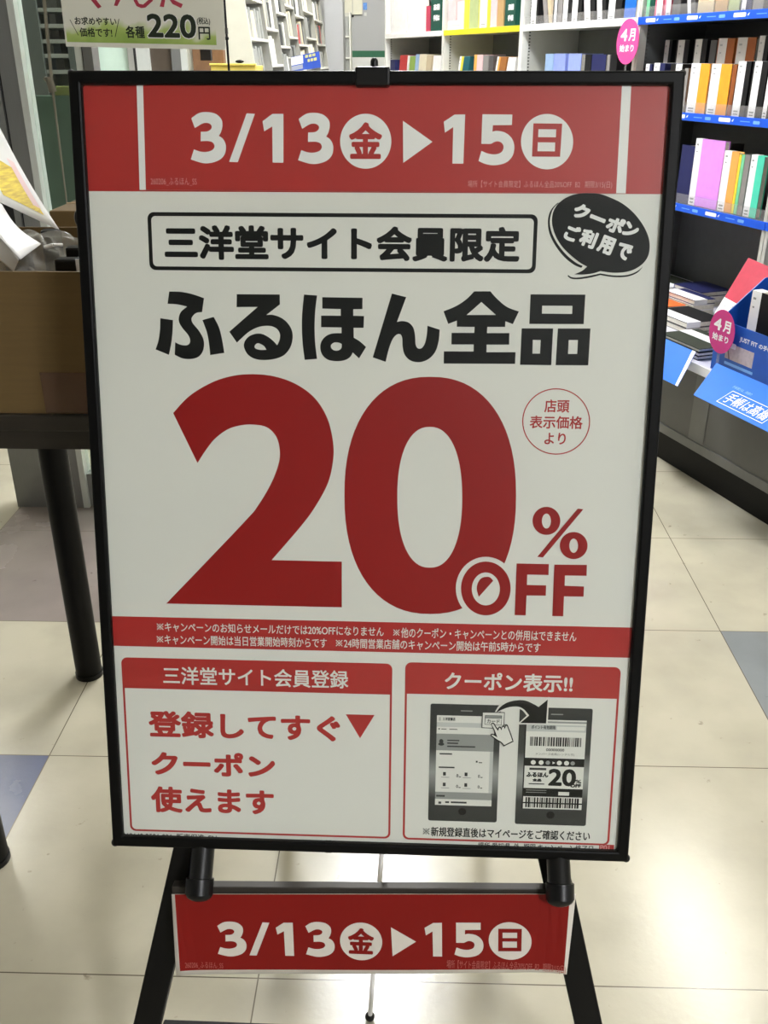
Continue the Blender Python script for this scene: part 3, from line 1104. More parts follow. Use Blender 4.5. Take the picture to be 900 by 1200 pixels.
def sheet_pt(u_, v_):
    a = (crn[0][0] * (1 - u_) + crn[1][0] * u_) * (1 - v_) + (crn[3][0] * (1 - u_) + crn[2][0] * u_) * v_
    b = (crn[0][1] * (1 - u_) + crn[1][1] * u_) * (1 - v_) + (crn[3][1] * (1 - u_) + crn[2][1] * u_) * v_
    return a, b


def sheet_n(a, b):
    return 0.002 + 0.0005 * math.sin(a * 21 + 1.0) * min(1, max(0, (-0.44 - b) / 0.08)) + 0.0035 * max(0, (abs(a) - 0.18) / 0.04) ** 2 * min(1, max(0, (-0.43 - b) / 0.09))


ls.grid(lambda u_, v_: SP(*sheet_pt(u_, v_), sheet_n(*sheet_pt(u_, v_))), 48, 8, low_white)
lower = ls.build('lower_date_strip', stand, solid=0.0003)
I = Ink(SP(0, 0, 0), SU, SV, SN)
r4 = qpx([(205, 1047.8), (668, 1047.8), (660.5, 1135.8), (211.5, 1136.6)], 0.0025)
nU = 40
for k in range(nU):
    f0, f1 = k / nU, (k + 1) / nU
    q = [(r4[0][d] * (1 - f) + r4[1][d] * f) if t == 0 else (r4[3][d] * (1 - f) + r4[2][d] * f) for (f, t) in ((f0, 1), (f1, 1), (f1, 0), (f0, 0)) for d in (0, 1)]
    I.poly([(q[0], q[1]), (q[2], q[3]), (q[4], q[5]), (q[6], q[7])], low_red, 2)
# map the top strip's plane coordinates to the lower strip
u3, u15 = sg(224.7, 131.7, PO), sg(671.6, 198.8, PO)
ctop = sg(428.7, 165.8, PO)
l3, l15 = sg(253.6, 1082, 0.0025), sg(621.6, 1122.5, 0.0025)
sx_ = (l15[0] - l3[0]) / (u15[0] - u3[0])
rotl = math.atan2(sg(597, 1102.8, .0025)[1] - sg(423, 1102.8, .0025)[1], sg(597, 1102.8, .0025)[0] - sg(423, 1102.8, .0025)[0])
cl = sg(423.2, 1102.7, 0.0025)


def A_low(a, b, *r):
    x, y = (a - ctop[0]) * sx_, (b - ctop[1]) * sx_
    c_, s_ = math.cos(rotl), math.sin(rotl)
    return (cl[0] + c_ * x - s_ * y, cl[1] + s_ * x + c_ * y, *r)


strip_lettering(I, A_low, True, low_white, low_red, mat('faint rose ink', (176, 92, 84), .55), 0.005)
for i, q in enumerate(I.mb.v):                            # the print follows the curl of the paper
    d = q - SC
    a, b, k = d.dot(SU), d.dot(SV), d.dot(SN)
    I.mb.v[i] = SP(a, b, sheet_n(a, b) + 0.0006 + k)
I.build('strip_print', lower)

# --- legs: an A of two flat bars behind the sign, a cross bar, two rear legs
for s_, a_low in ((-1, -0.291), (1, 0.291)):
    top, bot = (s_ * 0.012, 0.372), (a_low, -0.7735)
    dx, dy = bot[0] - top[0], bot[1] - top[1]
    L_ = math.hypot(dx, dy)
    nx, ny = -dy / L_ * 0.0155, dx / L_ * 0.0155
    m_ = MB()
    q = [(top[0] + nx, top[1] + ny), (top[0] - nx, top[1] - ny), (bot[0] - nx, bot[1] - ny), (bot[0] + nx, bot[1] + ny)]
    m_.prism([SP(a, b, -0.038) for a, b in q], SN * 0.018, leg_black)
    lg = m_.build('leg', stand, 0.0015)
    f_ = MB()
    pb = SP(bot[0], bot[1], -0.029)
    f_.tube((pb.x, pb.y, 0.0), (pb.x, pb.y, 0.016), 0.017, plastic_black, r1=0.013)
    f_.build('foot', lg)
m_ = MB()
sbox(m_, -0.240, -0.664, 0.240, -0.636, -0.034, -0.022, leg_black)
m_.build('cross_bar', stand, 0.0015)
for s_ in (-1, 1):
    m_ = MB()
    pt = SP(s_ * 0.012, 0.350, -0.042)
    pf = V((SC.x + s_ * 0.17, 1.33, 0.012))
    d = (pf - pt).normalized()
    side = d.cross(V((0, 1, 0))).normalized() * 0.012
    thk = d.cross(side).normalized() * 0.012
    m_.obox(pt - side, side * 2, thk, pf - pt, leg_black)
    lg = m_.build('rear_leg', stand, 0.001)
    MB().tube((pf.x, pf.y, 0.0), (pf.x, pf.y, 0.016), 0.016, plastic_black).build('foot', lg)
m_ = MB()
e0, e1 = at_z(433.5, 1193, 0.004), SP(0.016, -0.37, -0.045)
m_.tube(e0, e1, 0.0030, band_white, seg=10)
strap = m_.build('tie_cord', stand)
strap['label'] = 'thin white cord under the sign'
MB().ball(e0 + V((0, 0, 0.003)), 0.0065, plastic_black).build('cord_end', strap)

# ================================================================== LEFT: table, box, papers
LEGX, LFY, LRY = -0.652, 1.085, 1.585
tbl = thing('display_table', (-1.05, 1.33, 0), 'dark brown wooden table with round black legs beside the poster stand', 'table')
TZ = 0.7655
ttx0, ttx1 = -1.62, -0.33
MB().box((ttx0, 1.045, TZ - 0.022), (ttx1, 1.66, TZ), table_dark).build('tabletop', tbl, 0.003)
ap = MB()
for (a, b) in (((ttx0 + .02, 1.055, TZ - 0.048), (ttx1 - .02, 1.075, TZ - 0.022)), ((ttx0 + .02, 1.63, TZ - 0.048), (ttx1 - .02, 1.65, TZ - 0.022)),
               ((ttx0 + .02, 1.075, TZ - 0.048), (ttx0 + .04, 1.63, TZ - 0.022)), ((ttx1 - .04, 1.075, TZ - 0.048), (ttx1 - .02, 1.63, TZ - 0.022))):
    ap.box(a, b, table_dark)
ap.build('apron', tbl)
for x in (-1.555, LEGX):
    for y in (LFY, LRY):
        m_ = MB()
        m_.tube((x, y, 0.008), (x, y, TZ - 0.024), 0.026, leg_black, seg=28)
        lg = m_.build('leg', tbl)
        MB().tube((x, y, 0), (x, y, 0.01), 0.0275, plastic_black, seg=28).build('foot', lg)

bx = thing('cardboard_box', (-0.7, 1.2, TZ), 'brown cardboard box of papers at the front edge of the dark table', 'box')
bx0, bx1, by0, by1, bz = -1.05, -0.355, 1.050, 1.36, TZ + 0.1675
bt_ = at_y(95, 478, 1.05)
w_ = MB()
th = 0.004
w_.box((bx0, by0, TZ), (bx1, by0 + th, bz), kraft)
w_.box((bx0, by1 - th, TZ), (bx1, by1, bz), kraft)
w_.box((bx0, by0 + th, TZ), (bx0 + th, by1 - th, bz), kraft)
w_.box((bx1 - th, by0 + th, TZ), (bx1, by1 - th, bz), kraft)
w_.box((bx0 + th, by0 + th, TZ), (bx1 - th, by1 - th, TZ + th), kraft_in)
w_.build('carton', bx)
m_ = MB()
tape = clear('parcel tape', (205, 190, 170), 0.2, 1.4, 0.25, (160, 130, 110))
m_.obox((at_y(52, 470, by0).x, by0 - 0.0006, TZ + 0.001), (0.065, 0, 0), (0, 0.0005, 0), (0, 0, 0.05), tape)
m_.build('parcel_tape', bx)
# a second brown carton standing behind the first on the table
b2 = thing('cardboard_box', (at_y(88, 260, 1.47).x, 1.56, TZ), 'plain brown carton standing behind the box of papers', 'box')
m_ = MB()
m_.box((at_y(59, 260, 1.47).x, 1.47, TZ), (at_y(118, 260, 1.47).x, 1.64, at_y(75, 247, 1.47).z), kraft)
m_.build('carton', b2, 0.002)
m_ = MB()
m_.box((at_y(59, 260, 1.47).x, 1.55, at_y(75, 247, 1.47).z + 0.0002), (at_y(118, 260, 1.47).x, 1.556, at_y(75, 247, 1.47).z + 0.0008), kraft_in)
m_.build('flap_seam', b2)


def px_sheet(pts_px, Ys, m, thick=0.0004, bulge=0.0, name='sheet', nu=10, nv=10):
    """a sheet of paper spanned by four picture points at four real distances: tl, tr, br, bl"""
    P_ = [at_y(x, y, Y) for (x, y), Y in zip(pts_px, Ys)]
    nrm = (P_[1] - P_[0]).cross(P_[3] - P_[0]).normalized()
    mb = MB()
    mb.grid(lambda u_, v_: (P_[0] * (1 - u_) + P_[1] * u_) * (1 - v_) + (P_[3] * (1 - u_) + P_[2] * u_) * v_ + nrm * (bulge * math.sin(math.pi * v_)), nu, nv, m)
    return mb, P_, nrm


# leaflet with a yellow picture
lf = thing('leaflet', at_y(20, 300, 1.2), 'white leaflet with a yellow picture leaning out of the cardboard box', 'leaflet')
LQ = [(-62, 95), (-6, 138), (70, 270), (-2, 236)]
LY = (1.20, 1.24, 1.22, 1.16)
mb, P_, nrm = px_sheet(LQ, LY, sheet_white, bulge=0.004)
pap = mb.build('sheet', lf, solid=0.0006)
yel = mat('yellow printed picture', (246, 206, 70), 0.5, var=0.3, scale=60, stretch=(1, 1, 6))
pkp = mat('pale pink print', (246, 214, 214), 0.5, var=0.05)


def on_leaf(u_, v_, k):
    # v runs down the sheet
    return (P_[0] * (1 - u_) + P_[1] * u_) * (1 - v_) + (P_[3] * (1 - u_) + P_[2] * u_) * v_ + nrm * (0.004 * math.sin(math.pi * v_)) + (nrm if nrm.dot(CAM - P_[0]) > 0 else -nrm) * (0.0006 + 0.0002 * k)


def leaf_patch(u0, u1, v0, v1, m, k, name):
    mb = MB()
    mb.grid(lambda a, b: on_leaf(u0 + (u1 - u0) * a, v0 + (v1 - v0) * b, k), 8, 8, m)
    return mb.build(name, pap)


leaf_patch(.16, .84, .50, .90, yel, 1, 'yellow_picture')
leaf_patch(.72, .86, .42, .84, pkp, 2, 'pink_print')
leaf_patch(.2, .8, .08, .16, dark_ink, 1, 'dark_print')
# folded white flyer in front
fp = thing('folded_flyer', at_y(20, 300, 1.1), 'folded plain white sheet lying over the front of the box below the leaflet', 'paper')
mb, _, _ = px_sheet([(-60, 190), (2, 240), (48, 286), (24, 304)], (1.12, 1.16, 1.13, 1.075), sheet_white, bulge=0.006)
mb.build('sheet', fp, solid=0.0012)
mb, _, _ = px_sheet([(-60, 192), (22, 304), (16, 318), (-60, 260)], (1.122, 1.077, 1.10, 1.12), paper)
mb.build('lower_fold', fp, solid=0.0008)
# crumpled clear bag
bg = thing('plastic_bag', at_y(55, 300, 1.15), 'crumpled clear plastic bag bulging at the right end of the cardboard box', 'bag')
random.seed(11)
ctr = at_y(50, 299, 1.17)


def crumple(u_, v_):
    th_, ph = math.pi * v_, 2 * math.pi * u_
    r = 0.034 * (1 + 0.35 * math.sin(3 * ph + 2 * th_) * math.sin(th_) + 0.2 * math.sin(7 * ph - 3 * th_) * math.sin(th_))
    return ctr + V((1.5 * r * math.sin(th_) * math.cos(ph), 0.9 * r * math.sin(th_) * math.sin(ph), 0.9 * r * math.cos(th_) - 0.005))


MB().grid(crumple, 48, 24, bag_clear, smooth=False).build('bag_film', bg, merge=True)
tw = MB()
q0, q1, q2 = at_y(52, 290, 1.09), at_y(62, 287, 1.09), at_y(73, 287, 1.10)
tw.tube(q0, q1, 0.0022, band_white, seg=8)
tw.tube(q1, q2, 0.0018, band_white, seg=8)
tw.build('twist_tie', bg)
# black cases standing in the box
for k, (x0, x1, yt, Y, lab) in enumerate(((0, 30, 283, 1.20, 'black case lying low in the box under the white flyer'), (46, 66, 270, 1.205, 'black case showing between the leaflet and the clear bag'),
                                          (62, 90, 304, 1.085, 'black case at the right front corner of the box'), (75, 96, 290, 1.125, 'black case behind the white tag in the box'))):
    a, b = at_y(x0, yt, Y), at_y(x1, yt, Y)
    cs = thing('black_case', V(((a.x + b.x) / 2, Y, TZ)), lab, 'case', 'black cases in the box')
    m_ = MB()
    m_.obox((a.x, Y, TZ + th), (b.x - a.x, 0, 0), (0, 0.018, 0), (0, 0, a.z - TZ - th), plastic_black)
    m_.build('shell', cs, 0.003)
    m_ = MB()
    m_.obox((a.x + 0.001, Y + 0.0085, a.z - 0.001), (b.x - a.x - 0.002, 0, 0), (0, 0.001, 0), (0, 0, 0.0014), bar_grey)
    m_.build('seam', cs)
tg = thing('price_tag', at_y(91, 310, 1.078), 'tiny white tag at the right corner of the cardboard box', 'tag')
a, b = at_y(88, 304, 1.078), at_y(97, 314, 1.078)
MB().box((a.x, 1.078, TZ + th), (b.x, 1.0795, a.z), band_white).build('card', tg)

# ================================================================== LEFT: hanging price card on a slim pole
CY = 1.95
pole = thing('card_stand', (at_y(266, 60, CY + .02).x, CY + .02, 0), 'slim dark pole stand holding the green price card', 'stand')
px = at_y(265.5, 40, CY + .02).x
MB().tube((px, CY + .02, 0.02), (px, CY + .02, 1.62), 0.0022, plastic_black, seg=10).build('pole', pole)
MB().tube((px, CY + .02, 0), (px, CY + .02, 0.02), 0.12, plastic_black, seg=32, r1=0.11).build('base', pole)
m_ = MB()
m_.box((px - 0.05, CY + 0.006, 1.145), (px - 0.03, CY + 0.02, 1.19), bar_grey)
m_.box((px - 0.05, CY + 0.012, 1.19), (px + 0.003, CY + 0.022, 1.2), bar_grey)
m_.build('clamp', pole)
m_ = MB()
m_.ball((px, CY + .02, at_y(265, 45, CY + .02).z), 0.004, plastic_black)
m_.build('joint', pole)
pc = thing('price_card', at_y(170, 58, CY), 'white and green 220 yen price card held on the slim pole', 'price card')
cd = [at_y(69, 0, CY), at_y(258, 0, CY), at_y(264.5, 58.5, CY), at_y(77.5, 54.5, CY)]
co = cd[3]
cu = (cd[2] - cd[3])
cw = cu.length
cu.normalize()
cvv = V((0, 0, 1)) - cu * cu.z
cvv.normalize()
cn = cu.cross(cvv)
m_ = MB()
m_.prism([co, co + cu * cw, co + cu * cw + cvv * 0.21, co + cvv * 0.21], -cn * 0.0012, sheet_white)
crd = m_.build('card', pc)
card_paper = mat('card paper', (226, 226, 214), 0.5, var=0.02)
leaf_green = bpy.data.materials.new('green watercolour print')        # a wash of green over the lower half of the card
leaf_green.use_nodes = True
_n = leaf_green.node_tree
_tc = _n.nodes.new('ShaderNodeTexCoord')
_nz = _n.nodes.new('ShaderNodeTexNoise')
_nz.inputs['Scale'].default_value = 16
_nz.inputs['Detail'].default_value = 3
_n.links.new(_tc.outputs['Object'], _nz.inputs['Vector'])
_sp = _n.nodes.new('ShaderNodeSeparateXYZ')
_n.links.new(_tc.outputs['Object'], _sp.inputs[0])
_m1 = _n.nodes.new('ShaderNodeMath')
_m1.operation = 'MULTIPLY_ADD'
_m1.inputs[1].default_value = 11.0
_n.links.new(_sp.outputs['Z'], _m1.inputs[0])
_n.links.new(_nz.outputs['Fac'], _m1.inputs[2])
_r = _n.nodes.new('ShaderNodeValToRGB')
_e = _r.color_ramp.elements
_e[0].position, _e[1].position = .5, 1.12
_e[0].color, _e[1].color = lin((140, 172, 78)), lin((226, 226, 214))
_k = _e.new(.82)
_k.color = lin((176, 198, 112))
_k = _e.new(1.0)
_k.color = lin((226, 226, 214))
_n.links.new(_m1.outputs[0], _r.inputs[0])
_n.links.new(_r.outputs[0], _n.nodes['Principled BSDF'].inputs['Base Color'])


def CP(x, y):
    d = on_plane(x, y, co, cn) - co
    return (d.dot(cu), d.dot(cvv))


def crect(x0, y0, x1, y1):
    a, b = CP(x0, y1), CP(x1, y0)
    return (a[0], a[1], b[0], b[1])


I = Ink(co, cu, cvv, cn)
I.rect(0.0, 0.0, cw, 0.21, card_paper, 1)
g0 = CP(79, 51)
g1 = CP(255, 51)
I.rect(g0[0], (g0[1] + g1[1]) / 2, g1[0] - .002, .085, leaf_green, 2)
crimson = mat('crimson ink', (172, 52, 74), 0.5)
green_black = mat('dark green ink', (30, 42, 26), 0.5)
for st in ([(165, -60), (195, -60), (205, 0), (232, 34), (214, 43), (180, 2)], [(330, -60), (352, -60), (326, 2), (311, 31), (294, 28), (304, -4)],
           [(385, -60), (408, -60), (411, 2), (421, 19), (440, 23), (476, -8), (492, 2), (452, 38), (432, 41), (408, 31), (394, 6)],
           [(538, -60), (560, -60), (551, 2), (545, 36), (524, 33), (534, -4)], [(560, -20), (584, -20), (594, 0), (640, 21), (631, 41), (588, 20)]):
    I.poly([CP(65 + x / 4.286, y / 4.286) for x, y in st][::-1], crimson, 4)
I.text('お求めやすい', crect(88, 20.5, 136, 29), green_black, 4, 0.0003)
I.text('価格です!', crect(94, 33, 131, 43), green_black, 4, 0.0003)
for (q0, q1) in (((82, 23), (92, 41.5)), ((139.5, 22), (135, 43.5))):
    a, b = CP(*q0), CP(*q1)
    I.poly([(a[0] - .0006, a[1]), (a[0] + .0006, a[1]), (b[0] + .0006, b[1]), (b[0] - .0006, b[1])], green_black, 4)
I.text('各種', crect(148, 30.5, 169, 44.5), green_black, 4, 0.0005)
I.text('220', crect(172.6, 17, 230, 45.2), sheet_white, 4, 0.0028)
I.text('220', crect(173.6, 17, 229, 44), green_black, 6, 0.0016)
I.text('(税込)', crect(231, 20.5, 246, 29.5), green_black, 4, 0.0002)
I.text('円', crect(233, 31.5, 246, 46.5), green_black, 4, 0.0004)
I.build('card_print', crd)

# ================================================================== LEFT BACK: glazed partition, dark shelf behind it
GY = 2.4
gx = at_y(11, 0, GY).x
wi = MB()
xe = at_y(52, 225, GY).x
# wide aluminium post with a pale edge
wi.box((gx - 0.19, GY - 0.02, 0), (gx - 0.095, GY + 0.03, 2.4), alu)
wi.box((gx - 0.095, GY - 0.008, 0), (gx - 0.062, GY + 0.03, 2.4), gasket)
wi.box((gx - 0.062, GY - 0.02, 0), (gx - 0.046, GY + 0.03, 2.4), alu)
wi.box((gx - 0.046, GY - 0.012, 0), (gx - 0.040, GY + 0.03, 2.4), gasket)
wi.box((gx - 0.040, GY - 0.02, 0), (gx + 0.0, GY + 0.03, 2.4), alu)
wi.box((gx + 0.0, GY - 0.022, 0), (gx + 0.016, GY + 0.03, 2.4), alu_light)
gp0, gp1 = at_y(92, 70, GY).x, at_y(112, 70, GY).x
wi.box((gx - 0.19, GY - 0.02, 2.4), (gp1, GY + 0.03, 2.46), alu)
wi.box((gp0, GY - 0.02, 0), (gp0 + (gp1 - gp0) * .36, GY + 0.03, 2.4), alu_light)
wi.box((gp0 + (gp1 - gp0) * .36, GY - 0.014, 0), (gp0 + (gp1 - gp0) * .44, GY + 0.03, 2.4), gasket)
wi.box((gp0 + (gp1 - gp0) * .44, GY - 0.02, 0), (gp1, GY + 0.03, 2.4), alu)
wi.box((gx + 0.016, GY - 0.01, 0.0), (gp0, GY + 0.02, 0.10), alu)
wf = structure(wi.build('window_1'))
structure(MB().box((gx + 0.016, GY + 0.003, 0.10), (gp0, GY + 0.009, 2.4), glass).build('window_pane', wf))
# wand hanging in front of the glass
wd = thing('blind_wand', at_y(60, 100, GY - .06), 'clear plastic wand with a joint hanging before the glass', 'wand')
w0, w1, w2 = at_y(48, -40, GY - .05), at_y(61, 100, GY - .05), at_y(79, 243, GY - .05)
m_ = MB()
m_.tube(w0, w1, 0.0038, rod_clear, seg=10)
m_.tube(w1, w2, 0.0030, rod_clear, seg=10, r1=0.0018)
m_.build('rod', wd)
m_ = MB()
c0, c1 = at_y(57, 90, GY - .05), at_y(62, 108, GY - .05)
m_.tube(c0, c1, 0.0085, rod_clear, seg=12)
m_.tube(at_y(52, 91, GY - .05), at_y(58, 97, GY - .05), 0.0045, rod_clear, seg=10)
m_.build('joint', wd)
# dark shelf unit seen through the glass
SY = 3.35
ds_ = thing('dark_shelf', (at_y(60, 60, SY).x, SY + .12, 0), 'dark shelf unit with dim rows of cases behind the glass', 'shelf')
dk = mat('dark grey laminate', (92, 95, 92), 0.5, var=0.06)
dk2 = mat('dark shelf edge', (150, 150, 144), 0.5)
lx0, lx1 = at_y(18, 0, SY).x, at_y(87, 60, SY).x
m_ = MB()
m_.box((lx0, SY + .22, 0.02), (lx1, SY + .24, 1.9), dk)
m_.box((lx0, SY, 0.0), (lx0 + .02, SY + .22, 1.9), dk)
m_.box((lx1 - .02, SY, 0.0), (lx1, SY + .22, 1.9), dk)
m_.build('carcass', ds_)
xm0, xm1 = at_y(32, 50, SY).x, at_y(50, 50, SY).x
m_ = MB()
m_.box((xm0, SY - .012, 0.02), (xm1, SY - .001, 1.9), dk)
m_.build('end_post', ds_)
case_rows = []
for yy in (9, 28, 46, 63, 82):
    z = at_y(60, yy, SY).z
    MB().box((lx0 + .021, SY, z - .012), (lx1 - .021, SY + .219, z), dk2).build('shelf_board', ds_, 0.001)
    case_rows.append(z)
cased = [mat('dim case %d' % k, c_, 0.4) for k, c_ in enumerate(((96, 92, 88), (52, 54, 60), (120, 116, 110), (60, 52, 50)))]
random.seed(5)
for r_, z in enumerate(case_rows):
    x = xm1 + 0.006
    while x < lx1 - 0.056:
        wd_ = random.uniform(0.014, 0.028)
        hgt = random.uniform(0.026, 0.034)
        o = MB().box((x, SY + .03, z + .0002), (x + wd_ - .001, SY + .16, z + hgt), random.choice(cased)).build('disc_case')
        tag(o, 'small dim case standing in the dark shelf behind the glass', 'case', 'cases in the dark shelf')
        x += wd_ + random.choice((0.0005, 0.0005, 0.012))
gp = thing('green_board', (at_y(60, 170, 3.0).x, 3.0, 0), 'dark green board standing below the dark shelf behind the glass', 'board')
z1 = at_y(60, 112, 3.0).z
MB().box((at_y(12, 170, 3.0).x, 3.0, 0.012), (at_y(100, 170, 3.0).x, 3.02, z1), green_panel).build('panel', gp, 0.002)
m_ = MB()
m_.box((at_y(12, 170, 3.0).x, 2.95, 0.0), (at_y(12, 170, 3.0).x + .04, 3.07, 0.012), plastic_black)
m_.box((at_y(100, 170, 3.0).x - .04, 2.95, 0.0), (at_y(100, 170, 3.0).x, 3.07, 0.012), plastic_black)
m_.build('feet', gp)
ob = tag(MB().box((at_y(64, 110, 3.0).x, 3.0005, z1 + 0.0002), (at_y(86, 110, 3.0).x, 3.0195, at_y(70, 101, 3.0).z), olive).build('olive_box', None, 0.002), 'olive strip standing on top of the dark green board', 'box')

# glazed front further back, seen under the price card
EY = 4.1
ed = MB()
z0, z1 = 0.0, 2.3
spans = [(104, 112, alu), (150, 157, dk2), (157, 160, gasket), (160, 175, alu_light), (175, 201, None), (201, 212, alu), (212, 219, alu_light), (226, 262, board_brown)]
for x0, x1, m in spans:
    if m is None:
        continue
    a, b = at_y(x0, 70, EY).x, at_y(x1, 70, EY).x
    ed.box((a, EY, 0), (b, EY + .05, z1), m)
a, b = at_y(104, 70, EY).x, at_y(262, 70, EY).x
ed.box((a, EY, z1), (b, EY + .05, z1 + .06), alu)
dr = structure(ed.build('window_2'))
a, b = at_y(112, 70, EY).x, at_y(150, 70, EY).x
structure(MB().box((a, EY + .02, 0), (b, EY + .028, z1), mint).build('mint_panel', dr))
a, b = at_y(175, 70, EY).x, at_y(201, 70, EY).x
structure(MB().box((a, EY + .02, 0), (b, EY + .028, z1), mat('brown tinted panel', (86, 76, 66), 0.3)).build('brown_panel', dr))
a, b = at_y(219, 70, EY).x, at_y(226, 70, EY).x
structure(MB().box((a, EY + .02, 0), (b, EY + .028, z1), cream).build('cream_panel', dr))

# yellow bin beside the tilted bookcase
YB = 3.95
yb = thing('yellow_crate', (at_y(275, 80, YB).x, YB + .1, 0), 'yellow crate on a wooden stand at the near end of the tilted bookcase', 'crate')
ya, yc = at_y(247, 80, YB).x, at_y(299, 80, YB).x
yz = at_y(275, 77, YB).z
ym = mat('yellow plastic', (226, 202, 96), 0.5, var=0.06)
m_ = MB()
m_.box((ya, YB, yz - .10), (yc, YB + .012, yz), ym)
m_.box((ya, YB + .2, yz - .10), (yc, YB + .212, yz), ym)
m_.box((ya, YB + .012, yz - .10), (ya + .012, YB + .2, yz), ym)
m_.box((yc - .012, YB + .012, yz - .10), (yc, YB + .2, yz), ym)
m_.box((ya + .012, YB + .012, yz - .10), (yc - .012, YB + .2, yz - .09), ym)
m_.build('bin', yb, 0.002)
m_ = MB()
m_.box((ya - .004, YB - .006, yz), (yc + .004, YB + .018, yz + .008), ym)
m_.build('rim', yb, 0.002)
m_ = MB()
m_.box((ya + .01, YB + .005, 0), (yc - .01, YB + .205, yz - .1), board_brown)
m_.build('wooden_stand', yb, 0.002)
blk = tag(MB().ball((at_y(281, 80, YB).x, YB + .006, yz + .0085 + .006), .017, plastic_black, sc=(1, .5, .36)).build('black_pull'), 'small black dome on the rim of the yellow crate', 'knob')

# ================================================================== MIDDLE BACK: tilted bookcase along the aisle
BY0 = 4.6
pA, pB = at_y(287, 0, BY0), at_y(300, 80, BY0)
slope = (pA.x - pB.x) / (pA.z - pB.z)


def bcx(z):
    return pB.x + slope * (z - pB.z)


BDEP = 0.17


def bq(y0, y1, z0, z1, d0, d1, mb, m):
    """block between depths d0..d1 behind the leaning front"""
    P_ = []
    for z in (z0, z1):
        for y in (y0, y1):
            for d in (d0, d1):
                P_.append(V((bcx(z) - d, y, z)))
    # order: (z,y,d)
    f_ = [(0, 1, 3, 2), (4, 6, 7, 5), (0, 4, 5, 1), (2, 3, 7, 6), (0, 2, 6, 4), (1, 5, 7, 3)]
    mb.add(P_, f_, m)


bc = thing('tilted_bookcase', (bcx(0) - .1, 6.4, 0), 'long grey bookcase with a tilted front of small cubbies along the aisle', 'bookcase')
cubby_grey = mat('cubby grey laminate', (142, 142, 136), .5, var=.03)
cells = [4.6, 5.15, 5.62, 6.07, 6.55, 7.1, 7.85, 8.6]
ep = MB()
fz = [V((bcx(0) + .0, BY0 - .02, 0)), V((bcx(1.9), BY0 - .02, 1.9)), V((bcx(1.9) - .30, BY0 - .02, 1.9)), V((bcx(0) - .50, BY0 - .02, 0))]
ep.prism(fz, (0, .02, 0), cream)
ep.build('end_panel', bc)
for y in cells[1:]:
    m_ = MB()
    bq(y - .012, y + .004, 0.02, 1.9, 0.0, BDEP, m_, cubby_grey)
    m_.build('divider', bc, merge=True)
m_ = MB()
bq(BY0 + .0005, cells[-1] + .004, 0.02, 1.9, BDEP + .0005, BDEP + .012, m_, back_grey)
m_.build('back_panel', bc, merge=True)
bk_mats = {n: mat('small book ' + n, c_, 0.5, var=0.08, scale=60) for n, c_ in (('white', (226, 226, 220)), ('grey', (150, 152, 150)), ('dark', (58, 60, 60)), ('cream', (222, 212, 186)), ('red', (176, 70, 66)))}
random.seed(21)
PITCH_Z = 0.166
zb = at_x(289 + 7, 43.5, bcx(1.27)).z
zb0 = at_y(295, 43.5, BY0).z
for ci in range(len(cells) - 1):
    y0, y1 = cells[ci] + .005, cells[ci + 1] - .0125
    shift = (0, .055, -.02, .035, 0, .05, .02)[ci]
    for r_ in range(-2, 4):
        z = zb0 + r_ * PITCH_Z + shift
        m_ = MB()
        bq(y0, y1, z - .012, z, 0.0, BDEP, m_, shelf_white)
        m_.build('shelf_board', bc, merge=True)
        if r_ not in (-1, 0, 1, 2):
            continue
        y = y0 + .01
        end = y0 + (y1 - y0) * random.uniform(.55, .95)
        while y < end - .05:
            th_ = random.uniform(.035, .06)
            hh_ = random.uniform(.105, .135)
            kind = random.choices(('white', 'grey', 'dark', 'cream', 'red'), (4, 4, 3, 3, .4))[0]
            m_ = MB()
            ln = random.choice((0, 0, .02, .035))
            d0, d1 = .006, .14
            z0_, z1_ = z + .0004, z + hh_
            P_ = [V((bcx(zz) - d, yy + (ln if zz == z1_ else 0), zz)) for zz in (z0_, z1_) for yy in (y, y + th_ - .002) for d in (d0, d1)]
            m_.add(P_, [(0, 1, 3, 2), (0, 4, 5, 1), (2, 3, 7, 6), (0, 2, 6, 4), (1, 5, 7, 3)], bk_mats[kind])
            m_.add(P_[4:], [(0, 2, 3, 1)], page_mat)
            o = m_.build('paperback', None, merge=True)
            tag(o, {'white': 'white', 'grey': 'grey', 'dark': 'black', 'cream': 'cream', 'red': 'red'}[kind] + ' paperback standing in a cubby of the tilted bookcase', 'book', kind + ' paperbacks in the tilted bookcase')
            y += th_ + ln + random.choice((.001, .001, .02))

# blue and white section sign sticking out of the bookcase
SSY = 6.0
s4 = [at_y(341, 67, SSY), at_y(374, 60, SSY), at_y(376, 79, SSY), at_y(342, 84, SSY)]
ss = thing('section_sign', s4[3], 'blue and white shelf sign sticking out from the tilted bookcase', 'sign')
m_ = MB()
m_.prism(s4, (0, .006, 0), mat('royal blue print', (44, 78, 176), 0.4))
pl = m_.build('plate', ss)
su = (s4[1] - s4[0])
sw_ = su.length
su.normalize()
sv_ = (s4[0] - s4[3]).normalized()
sn_ = su.cross(sv_).normalized()
sh_ = (s4[0] - s4[3]).length
I = Ink(s4[3] + sn_ * .0006, su, sv_, sn_)
I.rect(.0, sh_ * .42, sw_ * .42, sh_ * .97, sheet_white, 1)
I.rect(.0, sh_ * .06, sw_ * .40, sh_ * .36, mat('grey blue print', (146, 152, 170), 0.5), 1)
yk = mat('pale yellow print', (190, 190, 120), 0.5)
for (u0, v0, u1, v1) in ((.5, .74, .6, .92), (.63, .74, .73, .92), (.76, .74, .86, .92), (.58, .42, .66, .62), (.69, .42, .77, .62), (.8, .42, .9, .62)):
    I.rect(sw_ * u0, sh_ * v0, sw_ * u1, sh_ * v1, yk, 1)
I.build('plate_print', pl)
